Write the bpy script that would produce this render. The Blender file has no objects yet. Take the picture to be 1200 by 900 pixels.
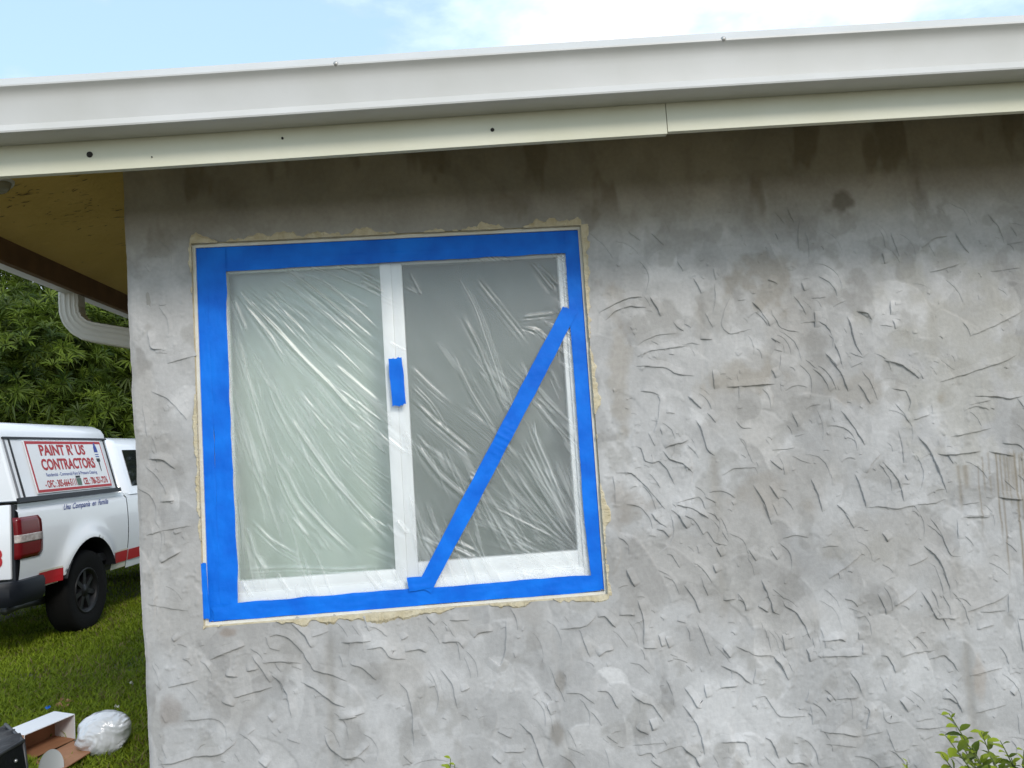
import bpy, bmesh, math, random
import numpy as np
from mathutils import Vector, Matrix

random.seed(7); rng = np.random.default_rng(7)
sc = bpy.context.scene
col = sc.collection
rad = math.radians

# ------------------------------------------------------------------ camera
CAM = np.array([.214, -2.774, 1.5]); YAW, PITCH, ROLL = rad(3.818), rad(4.449), rad(-3.767); FPX = 930.0
def basis():
    cy, sy, cp, sp = math.cos(YAW), math.sin(YAW), math.cos(PITCH), math.sin(PITCH)
    f = np.array([sy*cp, cy*cp, sp]); r = np.array([cy, -sy, 0.]); u = np.cross(r, f)
    c, s = math.cos(ROLL), math.sin(ROLL)
    return c*r+s*u, -s*r+c*u, f
CR, CU, CF = basis()
cd = bpy.data.cameras.new('camera'); cam = bpy.data.objects.new('camera', cd); col.objects.link(cam)
cd.sensor_width = 36; cd.lens = FPX/1200*36; cd.clip_end = 2000; cd.clip_start = .05
cam.matrix_world = Matrix(((CR[0], CU[0], -CF[0], CAM[0]), (CR[1], CU[1], -CF[1], CAM[1]), (CR[2], CU[2], -CF[2], CAM[2]), (0, 0, 0, 1)))
sc.camera = cam
def ray(u, v): return CF+CR*(u-600)/FPX-CU*(v-450)/FPX
def at(u, v, axis, val):                      # pixel of the 1200x900 photo on the plane axis=val
    d = ray(u, v); return CAM+d*(val-CAM[axis])/d[axis]
def aty(u, v, y): return at(u, v, 1, y)
def atz(u, v, z): return at(u, v, 2, z)

# ------------------------------------------------------------------ sky and sun
SUN_EL, SUN_AZ = rad(36), rad(157)            # azimuth from +Y towards +X
w = bpy.data.worlds.new('World'); sc.world = w; w.use_nodes = True
nt = w.node_tree; N = nt.nodes; L = nt.links
bg = N['Background']; sky = N.new('ShaderNodeTexSky'); sky.sky_type = 'NISHITA'; sky.sun_disc = False
sky.sun_elevation = SUN_EL; sky.sun_rotation = SUN_AZ; sky.air_density = 1.3; sky.dust_density = .8; sky.ozone_density = 1.0
tc = N.new('ShaderNodeTexCoord'); mp = N.new('ShaderNodeMapping'); mp.inputs['Scale'].default_value = (1.0, 1.0, 2.2); mp.inputs['Location'].default_value = (1.30, .6, .2)
no = N.new('ShaderNodeTexNoise'); no.inputs['Scale'].default_value = 2.1; no.inputs['Detail'].default_value = 7; no.inputs['Roughness'].default_value = .55
cr = N.new('ShaderNodeValToRGB'); cr.color_ramp.elements[0].position = .47; cr.color_ramp.elements[0].color = (.42, .42, .42, 1); cr.color_ramp.elements[1].position = .66; cr.color_ramp.elements[1].color = (1, 1, 1, 1)
mx = N.new('ShaderNodeMix'); mx.data_type = 'RGBA'; cv = N.new('ShaderNodeValToRGB'); cv.color_ramp.elements[0].position = .45; cv.color_ramp.elements[1].position = .64
cv.color_ramp.elements[0].color = (.58, .83, 1, 1); cv.color_ramp.elements[1].color = (.98, .97, .97, 1)
cm = N.new('ShaderNodeMix'); cm.data_type = 'RGBA'; cm.blend_type = 'MULTIPLY'; cm.inputs['Factor'].default_value = 1; cm.inputs['B'].default_value = (11.8, 11.8, 12.4, 1)
L.new(no.outputs['Fac'], cv.inputs[0]); L.new(cv.outputs[0], cm.inputs['A']); L.new(cm.outputs['Result'], mx.inputs['B'])
L.new(tc.outputs['Generated'], mp.inputs[0]); L.new(mp.outputs[0], no.inputs['Vector']); L.new(no.outputs['Fac'], cr.inputs[0])
L.new(cr.outputs[0], mx.inputs['Factor']); L.new(sky.outputs[0], mx.inputs['A']); L.new(mx.outputs['Result'], bg.inputs[0])
bg.inputs[1].default_value = .14
sd = bpy.data.lights.new('sun', 'SUN'); sd.energy = 1.9; sd.angle = rad(14); sd.color = (1, .945, .87)
sun = bpy.data.objects.new('sun', sd); col.objects.link(sun)
sdir = Vector((math.sin(SUN_AZ)*math.cos(SUN_EL), math.cos(SUN_AZ)*math.cos(SUN_EL), math.sin(SUN_EL)))
sun.rotation_euler = sdir.to_track_quat('Z', 'Y').to_euler(); sun.location = (0, 0, 20)
sc.view_settings.view_transform = 'Standard'; sc.view_settings.look = 'None'; sc.view_settings.exposure = 0.08; sc.view_settings.gamma = 1; sc.view_settings.use_curve_mapping = False
sc.render.resolution_x = 1024; sc.render.resolution_y = 768
sc.cycles.transparent_max_bounces = 16

# ------------------------------------------------------------------ helpers
def mat(name, c, rough=.6, metal=0., var=0., vscale=8., bump=0., bscale=60., c2=None, spec=.5, coat=0., detail=6, ramp=(.35, .65)):
    m = bpy.data.materials.new(name); m.use_nodes = True; t = m.node_tree; p = t.nodes['Principled BSDF']
    p.inputs['Base Color'].default_value = (*c, 1); p.inputs['Roughness'].default_value = rough; p.inputs['Metallic'].default_value = metal
    p.inputs['Specular IOR Level'].default_value = spec; p.inputs['Coat Weight'].default_value = coat; p.inputs['Coat Roughness'].default_value = .06
    co = t.nodes.new('ShaderNodeTexCoord')
    if var or c2:
        n = t.nodes.new('ShaderNodeTexNoise'); n.inputs['Scale'].default_value = vscale; n.inputs['Detail'].default_value = detail
        r = t.nodes.new('ShaderNodeValToRGB'); e = r.color_ramp.elements; e[0].position, e[1].position = ramp
        b = c2 or tuple(min(1, x*(1+var)) for x in c); a = c if c2 else tuple(x*(1-var) for x in c)
        e[0].color = (*a, 1); e[1].color = (*b, 1)
        t.links.new(co.outputs['Object'], n.inputs['Vector']); t.links.new(n.outputs['Fac'], r.inputs[0]); t.links.new(r.outputs[0], p.inputs['Base Color'])
    if bump:
        n2 = t.nodes.new('ShaderNodeTexNoise'); n2.inputs['Scale'].default_value = bscale; n2.inputs['Detail'].default_value = 5
        bp = t.nodes.new('ShaderNodeBump'); bp.inputs['Strength'].default_value = 1; bp.inputs['Distance'].default_value = bump
        t.links.new(co.outputs['Object'], n2.inputs['Vector']); t.links.new(n2.outputs['Fac'], bp.inputs['Height']); t.links.new(bp.outputs[0], p.inputs['Normal'])
    return m
def attr_mat(name, rough, attr='tint', bump=0., bscale=200., vary=.0, trans=0., spec=.5):
    m = bpy.data.materials.new(name); m.use_nodes = True; t = m.node_tree; p = t.nodes['Principled BSDF']
    p.inputs['Roughness'].default_value = rough; p.inputs['Specular IOR Level'].default_value = spec
    a = t.nodes.new('ShaderNodeAttribute'); a.attribute_name = attr
    out = a.outputs['Color']; co = t.nodes.new('ShaderNodeTexCoord')
    if vary:
        n = t.nodes.new('ShaderNodeTexNoise'); n.inputs['Scale'].default_value = bscale*.6; n.inputs['Detail'].default_value = 6
        mr = t.nodes.new('ShaderNodeMapRange'); mr.inputs['From Min'].default_value = .3; mr.inputs['From Max'].default_value = .7; mr.inputs['To Min'].default_value = 1-vary; mr.inputs['To Max'].default_value = 1+vary
        mm = t.nodes.new('ShaderNodeMix'); mm.data_type = 'RGBA'; mm.blend_type = 'MULTIPLY'; mm.inputs['Factor'].default_value = 1
        t.links.new(co.outputs['Object'], n.inputs['Vector']); t.links.new(n.outputs['Fac'], mr.inputs[0]); t.links.new(out, mm.inputs['A']); t.links.new(mr.outputs[0], mm.inputs['B']); out = mm.outputs['Result']
    t.links.new(out, p.inputs['Base Color'])
    if bump:
        n2 = t.nodes.new('ShaderNodeTexNoise'); n2.inputs['Scale'].default_value = bscale; n2.inputs['Detail'].default_value = 6; n2.inputs['Roughness'].default_value = .65
        bp = t.nodes.new('ShaderNodeBump'); bp.inputs['Strength'].default_value = 1; bp.inputs['Distance'].default_value = bump
        t.links.new(co.outputs['Object'], n2.inputs['Vector']); t.links.new(n2.outputs['Fac'], bp.inputs['Height']); t.links.new(bp.outputs[0], p.inputs['Normal'])
    if trans:
        tr = t.nodes.new('ShaderNodeBsdfTranslucent'); ms = t.nodes.new('ShaderNodeMixShader'); ms.inputs[0].default_value = trans
        t.links.new(out, tr.inputs[0]); t.links.new(p.outputs[0], ms.inputs[1]); t.links.new(tr.outputs[0], ms.inputs[2]); t.links.new(ms.outputs[0], t.nodes['Material Output'].inputs[0])
    return m

def link(name, me, m=None, parent=None, loc=None, smooth=False):
    if m is not None and not me.materials: me.materials.append(m)
    if smooth: me.shade_smooth()
    o = bpy.data.objects.new(name, me); col.objects.link(o)
    if parent is not None: o.parent = parent
    if loc is not None: o.location = loc
    return o
def mesh(name, V, F, m=None, parent=None, loc=None, smooth=False):
    me = bpy.data.meshes.new(name); me.from_pydata([tuple(map(float, v)) for v in V], [], [tuple(map(int, f)) for f in F]); me.update()
    return link(name, me, m, parent, loc, smooth)
def npmesh(name, V, Q, m=None, parent=None, smooth=False, tint=None, loc=None):
    Q = np.asarray(Q, np.int32); k = Q.shape[1]
    me = bpy.data.meshes.new(name); me.vertices.add(len(V)); me.vertices.foreach_set('co', np.asarray(V, np.float32).ravel())
    me.loops.add(Q.size); me.loops.foreach_set('vertex_index', Q.ravel())
    me.polygons.add(len(Q)); me.polygons.foreach_set('loop_start', np.arange(0, Q.size, k, dtype=np.int32)); me.polygons.foreach_set('loop_total', np.full(len(Q), k, np.int32))
    me.update(calc_edges=True)
    if tint is not None:
        a = me.color_attributes.new('tint', 'FLOAT_COLOR', 'POINT'); a.data.foreach_set('color', np.concatenate([tint, np.ones((len(V), 1))], 1).astype(np.float32).ravel())
    return link(name, me, m, parent, loc, smooth)
def empty(name, loc, rz=0.):
    o = bpy.data.objects.new(name, None); col.objects.link(o); o.location = loc; o.rotation_euler = (0, 0, rz); o.empty_display_size = .2; return o
def tag(o, label, cat, group=None):
    o['label'] = label; o['category'] = cat
    if group: o['group'] = group
    return o
def bm_obj(name, bm, m, parent=None, smooth=False, bevel=0., loc=None):
    if bevel: bmesh.ops.bevel(bm, geom=[e for e in bm.edges], offset=bevel, segments=2, affect='EDGES', profile=.5)
    bmesh.ops.recalc_face_normals(bm, faces=bm.faces)
    me = bpy.data.meshes.new(name); bm.to_mesh(me); bm.free()
    o = link(name, me, m, parent, loc)
    if smooth:
        me.shade_smooth()
        try: me.set_sharp_from_angle(angle=rad(35))
        except Exception: pass
    return o
def bbox(bm, x0, x1, y0, y1, z0, z1):
    vs = [bm.verts.new((x, y, z)) for x in (x0, x1) for y in (y0, y1) for z in (z0, z1)]
    for f in ((0, 1, 3, 2), (4, 6, 7, 5), (0, 4, 5, 1), (2, 3, 7, 6), (0, 2, 6, 4), (1, 5, 7, 3)): bm.faces.new([vs[i] for i in f])
def box(name, x0, x1, y0, y1, z0, z1, m, parent=None, bevel=0.):
    bm = bmesh.new(); bbox(bm, x0, x1, y0, y1, z0, z1); return bm_obj(name, bm, m, parent, bevel > 0, bevel)
def hexa(name, P, m, parent=None, bevel=0.):      # 8 corners: bottom quad then top quad
    bm = bmesh.new(); vs = [bm.verts.new(tuple(p)) for p in P]
    for f in ((3, 2, 1, 0), (4, 5, 6, 7), (0, 1, 5, 4), (1, 2, 6, 5), (2, 3, 7, 6), (3, 0, 4, 7)): bm.faces.new([vs[i] for i in f])
    return bm_obj(name, bm, m, parent, bevel > 0, bevel)
def tube_mesh(path, radii, n=8, V=None, F=None):
    V = [] if V is None else V; F = [] if F is None else F
    path = [np.array(p, float) for p in path]
    base = len(V); up = np.array([.13, .21, .97])
    for i, p in enumerate(path):
        d = path[min(i+1, len(path)-1)]-path[max(i-1, 0)]; d = d/(np.linalg.norm(d)+1e-9)
        a = np.cross(d, up)
        if np.linalg.norm(a) < .2: a = np.cross(d, [1, 0, 0])
        a /= np.linalg.norm(a); b = np.cross(d, a); r = radii[i] if hasattr(radii, '__len__') else radii
        for k in range(n): t = 2*math.pi*k/n; V.append(p+r*(a*math.cos(t)+b*math.sin(t)))
    for i in range(len(path)-1):
        for k in range(n): F.append((base+i*n+k, base+i*n+(k+1) % n, base+(i+1)*n+(k+1) % n, base+(i+1)*n+k))
    F.append(tuple(base+k for k in range(n))[::-1]); F.append(tuple(base+(len(path)-1)*n+k for k in range(n)))
    return V, F
_T = rng.random((256, 256))
def vnoise(x, y):
    xi = np.floor(x).astype(int); yi = np.floor(y).astype(int); fx = x-xi; fy = y-yi
    fx = fx*fx*(3-2*fx); fy = fy*fy*(3-2*fy)
    g = lambda a, b: _T[a & 255, b & 255]
    return (g(xi, yi)*(1-fx)+g(xi+1, yi)*fx)*(1-fy)+(g(xi, yi+1)*(1-fx)+g(xi+1, yi+1)*fx)*fy
def fbm(x, y, freq, oct=4, seed=0):
    o = 0.; a = 1.; s = 0.
    for k in range(oct):
        o = o+a*vnoise(x*freq+17.3*k+seed*31.7, y*freq+9.1*k+seed*57.3); s += a; a *= .5; freq *= 2.03
    return o/s
def sstep(a, b, x): t = np.clip((x-a)/(b-a), 0, 1); return t*t*(3-2*t)

# ------------------------------------------------------------------ traced trowel ridges (in crops of the photo: x0, y0, zoom)
RIDGES = {
(700,240,4.736): [[(860,540),(905,590),(960,675)],[(740,505),(705,580),(688,680),(735,720),(850,688)],[(965,600),(1020,690),(1115,705)],[(965,738),(1015,768)],[(1090,505),(1140,570),(1160,610)],[(290,510),(330,570),(350,620)],[(45,640),(100,585),(180,562),(270,570)],[(10,600),(100,545),(170,518),(250,512)],[(205,800),(260,750),(340,720),(440,712)],[(220,845),(290,810),(400,795),(500,780)],[(360,790),(420,795),(510,765),(575,775)],[(420,648),(440,680),(480,700)],[(530,405),(560,450),(578,495)],[(300,160),(370,225)],[(170,150),(240,200)],[(650,440),(655,530),(640,610)],[(600,600),(640,680)],[(945,415),(1000,440)],[(1120,80),(1110,180),(1120,260)],[(1130,430),(1150,480)],[(985,40),(1040,110)],[(1050,20),(1090,100)],[(570,745),(640,745)],[(480,660),(520,680)],[(640,350),(660,420)],[(440,310),(475,370)]],
(950,240,4.736): [[(200,620),(230,710),(255,800),(285,845)],[(445,155),(465,220),(490,295)],[(390,270),(410,330)],[(440,530),(440,610)],[(455,640),(472,690)],[(800,155),(840,230),(880,270)],[(980,50),(1040,120),(1075,215)],[(845,10),(880,50)],[(660,375),(760,350),(830,325)],[(615,240),(680,185),(760,172)],[(885,728),(1000,680),(1110,625),(1184,585)],[(940,895),(1040,885),(1140,835)],[(130,765),(155,830),(175,895)],[(80,825),(120,870),(145,900)],[(20,590),(20,680)],[(5,520),(85,512)],[(255,590),(310,600),(340,640)],[(410,860),(470,875),(530,900)],[(465,535),(470,560)],[(1110,120),(1140,180)],[(1090,220),(1180,205)],[(1000,370),(1160,350)],[(205,820),(285,848),(320,820)]],
(700,420,4.736): [[(215,40),(380,50),(430,85),(535,97)],[(240,180),(300,185),(350,210)],[(380,300),(430,305)],[(610,300),(655,355)],[(280,410),(320,485)],[(215,485),(245,500),(268,570),(305,580),(340,565),(385,610),(430,705)],[(360,510),(395,560),(470,580),(500,605),(530,635)],[(545,340),(580,400),(605,500),(650,540)],[(375,500),(400,480),(470,465),(510,450)],[(100,635),(190,630),(260,700),(330,780),(375,835)],[(420,805),(560,765),(580,790),(600,850)],[(590,765),(660,800)],[(965,60),(990,110)],[(715,160),(850,150),(985,140)],[(770,345),(800,385),(860,385)],[(1075,300),(1115,380)],[(690,650),(750,610),(850,605),(900,605)],[(960,565),(1025,620)],[(1080,540),(1140,570),(1184,580)],[(865,700),(920,790),(955,895)],[(950,700),(1010,780)],[(970,510),(1100,495)],[(300,860),(330,900)],[(410,840),(465,880)],[(480,870),(540,895)],[(640,60),(650,170)],[(350,210),(335,340),(310,420)],[(500,210),(580,280)],[(90,650),(100,810)],[(640,850),(670,900)],[(430,810),(530,830),(620,890)]],
(950,420,4.736): [[(105,5),(160,70),(210,185)],[(165,0),(180,70)],[(260,145),(300,200),(330,255)],[(165,290),(230,370),(300,480)],[(410,10),(500,35),(600,110)],[(450,165),(530,180),(555,240),(535,300)],[(470,250),(520,310),(550,360)],[(485,395),(510,500),(515,580)],[(590,430),(650,500),(700,600),(755,745)],[(400,575),(450,630),(490,690),(520,800)],[(245,640),(285,740),(310,830)],[(0,665),(40,760),(65,850)],[(145,810),(200,860),(225,900)],[(305,830),(370,820),(480,835),(560,815),(700,800),(750,775)],[(715,130),(850,90),(1000,40),(1100,5)],[(910,210),(1030,210),(1100,225),(1184,205)],[(870,260),(1000,230)],[(780,435),(900,410),(1000,385)],[(985,515),(1060,530),(1130,540)],[(690,530),(770,535),(940,515)],[(1060,470),(1140,475),(1175,495)],[(840,880),(990,880)],[(840,810),(940,795)],[(1040,770),(1180,785)],[(385,530),(330,590),(310,640)],[(220,50),(295,15)],[(570,340),(660,310)],[(490,695),(550,695)],[(520,640),(540,680)]],
(700,600,4.736): [[(300,5),(340,60),(395,90)],[(330,95),(370,100),(400,140)],[(440,5),(500,95)],[(490,10),(550,60),(585,125),(610,105),(650,170),(720,185)],[(600,10),(680,90),(725,165)],[(660,190),(690,250)],[(940,0),(965,70)],[(385,235),(410,235),(460,310)],[(160,320),(205,415)],[(225,490),(258,600),(258,745)],[(480,405),(540,480),(570,560)],[(575,360),(615,465)],[(550,610),(590,690),(630,800)],[(780,450),(815,500),(825,550)],[(910,375),(955,480),(975,555),(1010,570)],[(835,205),(880,270)],[(960,205),(1000,265)],[(1030,490),(1040,520),(1100,550),(1150,630),(1184,710)],[(1030,145),(1090,125),(1170,140)],[(765,740),(830,770),(870,795),(980,795),(1045,895)],[(695,750),(740,810)],[(1025,680),(1040,770)],[(1040,710),(1090,690)],[(0,580),(40,570),(100,640)],[(5,800),(45,770),(90,760)],[(335,680),(360,750)],[(375,690),(400,755)],[(180,835),(230,840),(290,895)],[(440,600),(490,615)],[(250,750),(330,755)],[(690,850),(770,890)],[(1160,760),(1184,830)],[(640,290),(660,340)],[(700,490),(770,480)],[(120,570),(210,570)],[(285,130),(330,135)],[(890,520),(950,555)]],
(950,600,4.736): [[(190,5),(240,90)],[(660,30),(700,80),(740,170),(775,245),(830,245)],[(625,185),(700,250),(740,340),(775,440)],[(540,300),(600,275),(650,245)],[(370,455),(400,510),(420,570)],[(610,440),(650,500),(695,590),(760,590),(830,585)],[(730,455),(770,530),(770,580)],[(460,520),(530,480),(590,430)],[(860,555),(940,525),(1040,485),(1100,450)],[(845,20),(990,20)],[(0,680),(35,790)],[(60,800),(160,798),(280,795)],[(390,795),(430,800),(475,895)],[(655,815),(740,790),(790,840),(825,890)],[(500,805),(560,780),(690,765)],[(1095,450),(1095,555)],[(1145,590),(1165,700),(1180,780)],[(260,660),(265,710)],[(290,730),(285,790)],[(395,115),(430,165)],[(100,370),(200,300),(280,230)],[(190,480),(230,490),(260,525)],[(810,40),(815,150)],[(920,650),(1020,625)],[(60,715),(160,700),(190,720)],[(940,555),(1080,545)],[(1150,590),(1184,595)]],
(700,720,4.8): [[(695,285),(780,320),(870,395)],[(190,450),(250,490),(310,505),(375,600)],[(600,390),(615,470)],[(490,410),(540,480),(560,520),(585,525)],[(480,510),(540,580),(585,680),(605,790)],[(0,430),(60,430),(120,530)],[(215,635),(285,675)],[(295,590),(315,655)],[(55,680),(115,725)],[(230,790),(300,770),(340,820)],[(300,820),(360,860)],[(470,735),(510,770),(550,800),(580,860)],[(690,410),(790,398)],[(890,470),(940,455),(980,510),(1020,575),(1190,572)],[(690,718),(835,708),(860,800)],[(940,690),(980,710),(1020,810)],[(1060,800),(1090,835),(1140,825),(1190,855)],[(1170,490),(1195,420)],[(880,390),(890,300)],[(990,235),(1040,290),(1075,370)],[(200,735),(380,720)]],
(950,720,4.8): [[(220,325),(260,370),(285,440)],[(90,460),(110,490)],[(145,475),(270,465)],[(400,515),(420,610),(510,600)],[(425,640),(470,775),(555,755)],[(50,655),(160,665),(280,685)],[(80,725),(260,745)],[(290,680),(410,655)],[(590,640),(720,635)],[(745,400),(810,470),(855,555)],[(740,470),(780,470),(820,500)],[(500,480),(550,550)],[(930,555),(1010,530),(1100,505)],[(380,860),(470,850)],[(895,345),(1080,295)],[(1120,430),(1150,455)],[(590,600),(690,580)],[(300,510),(330,540),(310,640)],[(0,510),(10,620)]],
(170,720,4.8): [[(365,255),(450,215),(560,175)],[(600,235),(650,300),(705,385)],[(640,275),(760,262),(880,275)],[(705,340),(760,370),(800,450),(825,580)],[(495,470),(600,440),(715,408)],[(875,380),(950,410),(1050,490),(1125,520)],[(685,130),(740,110),(810,130),(890,215),(950,315),(1060,340),(1140,380)],[(685,140),(700,190),(760,205)],[(820,50),(910,120),(935,190)],[(215,600),(400,580)],[(40,850),(180,830),(280,795),(420,790),(500,730),(515,700)],[(220,248),(258,248)],[(450,340),(520,350)],[(430,490),(500,517)],[(690,570),(720,610)],[(1010,680),(1040,750),(1110,805),(1190,812)],[(800,700),(850,720)],[(570,320),(640,305)],[(130,410),(300,370)],[(1090,590),(1190,575)],[(930,130),(1030,95)],[(150,130),(165,155)],[(640,825),(690,860)]],
(400,700,4.0): [[(100,75),(130,160)],[(40,310),(100,330),(165,390)],[(120,245),(190,230),(230,285),(300,290)],[(300,255),(370,240),(400,260)],[(465,335),(520,400),(545,520)],[(270,400),(310,440),(335,550),(340,700)],[(690,280),(745,325),(770,260),(775,90)],[(620,190),(640,165),(710,155)],[(470,210),(550,205),(575,240)],[(835,590),(890,640),(920,710),(950,800)],[(960,490),(985,555)],[(735,630),(800,660)],[(1020,150),(1150,135),(1195,80)],[(1115,150),(1165,280)],[(0,570),(110,540)],[(0,755),(80,745),(130,690)],[(510,108),(600,105)],[(705,740),(750,780)],[(290,740),(330,780)],[(400,90),(440,130)],[(1050,450),(1120,445),(1190,500)],[(0,212),(140,205)],[(760,725),(860,722)],[(280,200),(315,180)],[(560,440),(600,425)]],
(140,380,2.5): [[(90,195),(140,215),(200,280)],[(80,395),(130,395),(165,425)],[(65,620),(120,605),(210,590)],[(80,20),(90,70),(130,75)],[(140,115),(225,90)],[(120,520),(160,515)],[(120,700),(180,665)],[(70,820),(200,840)],[(60,240),(75,330)]],
}
# creases of the plastic film, same notation
FOLDS = {
(250,290,2.196): [[(40,75),(120,180),(200,270),(300,370)],[(45,70),(160,170),(240,260),(340,360),(450,480)],[(90,65),(200,150),(330,270),(440,380)],[(140,60),(260,150),(370,250),(440,310)],[(200,60),(300,140),(430,250)],[(260,65),(350,140),(435,220)],[(370,60),(440,100)],[(200,360),(260,430),(340,520),(455,610)],[(180,410),(240,500),(310,600),(400,700),(465,775)],[(215,370),(300,460),(400,540),(455,580)],[(130,330),(160,410),(200,490),(260,570),(320,630)],[(180,540),(230,640),(300,720),(380,795)],[(60,220),(90,340),(130,480),(160,580)],[(45,200),(70,300),(110,440)],[(100,540),(130,600),(165,650)],[(55,400),(90,520),(130,650),(155,740)],[(150,560),(190,660),(250,750)],[(300,520),(360,580),(450,660)],[(310,590),(380,680),(465,740)],[(385,630),(465,700)],[(385,775),(440,800),(470,815)],[(100,720),(160,780),(240,825)],[(50,560),(70,700),(80,830)],[(90,720),(110,790),(140,840)],[(60,830),(200,825),(330,830),(460,822)],[(340,440),(455,540)],[(320,360),(450,460)],[(300,300),(440,420)],[(400,560),(460,600)],[(200,690),(250,750)],[(260,720),(300,775)],[(120,110),(210,200),(280,280)],[(60,110),(150,230),(210,330)],[(40,130),(80,230)],[(440,470),(500,520)],[(450,240),(500,270)],[(470,700),(500,740)],[(70,850),(90,890)],[(160,830),(200,890)]],
(470,290,2.196): [[(130,45),(190,150),(230,270),(280,420)],[(150,45),(210,170),(260,320),(310,470)],[(170,50),(250,150),(330,250)],[(150,160),(200,250),(260,400),(290,450)],[(130,265),(180,370),(250,480)],[(330,30),(400,120)],[(345,35),(408,100)],[(300,190),(390,180)],[(310,205),(350,215),(380,260)],[(20,300),(80,360),(140,410)],[(20,340),(80,400),(130,480)],[(20,380),(80,440),(200,540)],[(30,430),(90,480),(190,560)],[(40,480),(70,520)],[(50,510),(120,560),(190,630)],[(40,500),(100,580),(180,650)],[(140,410),(230,480),(300,560)],[(330,440),(380,560),(430,690)],[(310,480),(370,600),(440,740)],[(300,520),(370,640),(445,770)],[(270,540),(350,660),(440,765)],[(250,590),(340,690),(440,775)],[(220,660),(300,700),(400,750)],[(215,665),(250,730),(290,795)],[(240,690),(300,750),(350,785)],[(340,430),(350,500),(410,630)],[(360,560),(420,660)],[(50,700),(110,770)],[(50,740),(140,790)],[(60,760),(90,810)],[(90,710),(130,760)],[(130,770),(190,800)],[(380,330),(410,400)],[(310,290),(350,380)],[(360,380),(410,430)],[(350,400),(400,470)],[(20,60),(50,120)],[(10,100),(45,120)],[(200,580),(190,610)],[(180,580),(210,600)],[(430,560),(480,840)],[(415,180),(420,300)]],
}
def traced(D, y):
    out = []
    for (x0, y0, s), lines in D.items():
        for ln in lines:
            P = np.array([aty(x0+a/s, y0+b/s, y)[[0, 2]] for a, b in ln])
            if len(P) > 2:            # soften the corners
                Q = [P[0]]
                for i in range(1, len(P)-1): Q += [P[i]*.75+P[i-1]*.25, P[i]*.9+(P[i-1]+P[i+1])*.05, P[i]*.75+P[i+1]*.25]
                P = np.array(Q+[P[-1]])
            out.append(P)
    return out
def polydist(X, Z, P):               # unsigned distance, side (+ = right/below), arc position 0..1
    best = np.full(X.shape, 9.); side = np.zeros(X.shape); tt = np.zeros(X.shape)
    seg = np.linalg.norm(np.diff(P, axis=0), axis=1); cum = np.concatenate([[0], np.cumsum(seg)]); tot = cum[-1]
    dd = P[-1]-P[0]; n0 = np.array([dd[1], -dd[0]]); flip = 1. if n0 @ np.array([-.6, -1]) > 0 else -1.
    for i in range(len(P)-1):
        a, b = P[i], P[i+1]; d = b-a; l2 = d @ d+1e-12
        t = np.clip(((X-a[0])*d[0]+(Z-a[1])*d[1])/l2, 0, 1)
        dx = X-a[0]-t*d[0]; dz = Z-a[1]-t*d[1]; q = np.hypot(dx, dz); k = q < best
        best[k] = q[k]; side[k] = (flip*(dx*d[1]-dz*d[0]))[k]; tt[k] = ((cum[i]+t*seg[i])/tot)[k]
    return best, np.sign(side), tt

# ------------------------------------------------------------------ ground
M_ground = mat('lawn_soil', (.085, .080, .045), .95, c2=(.12, .105, .065), vscale=3, bump=.02, bscale=40)
g = 300
ground = mesh('ground', [(-g, -g, 0), (g, -g, 0), (g, g, 0), (-g, g, 0)], [(0, 1, 2, 3)], M_ground); ground['kind'] = 'structure'
ground['label'] = 'mown green lawn around the house'

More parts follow.
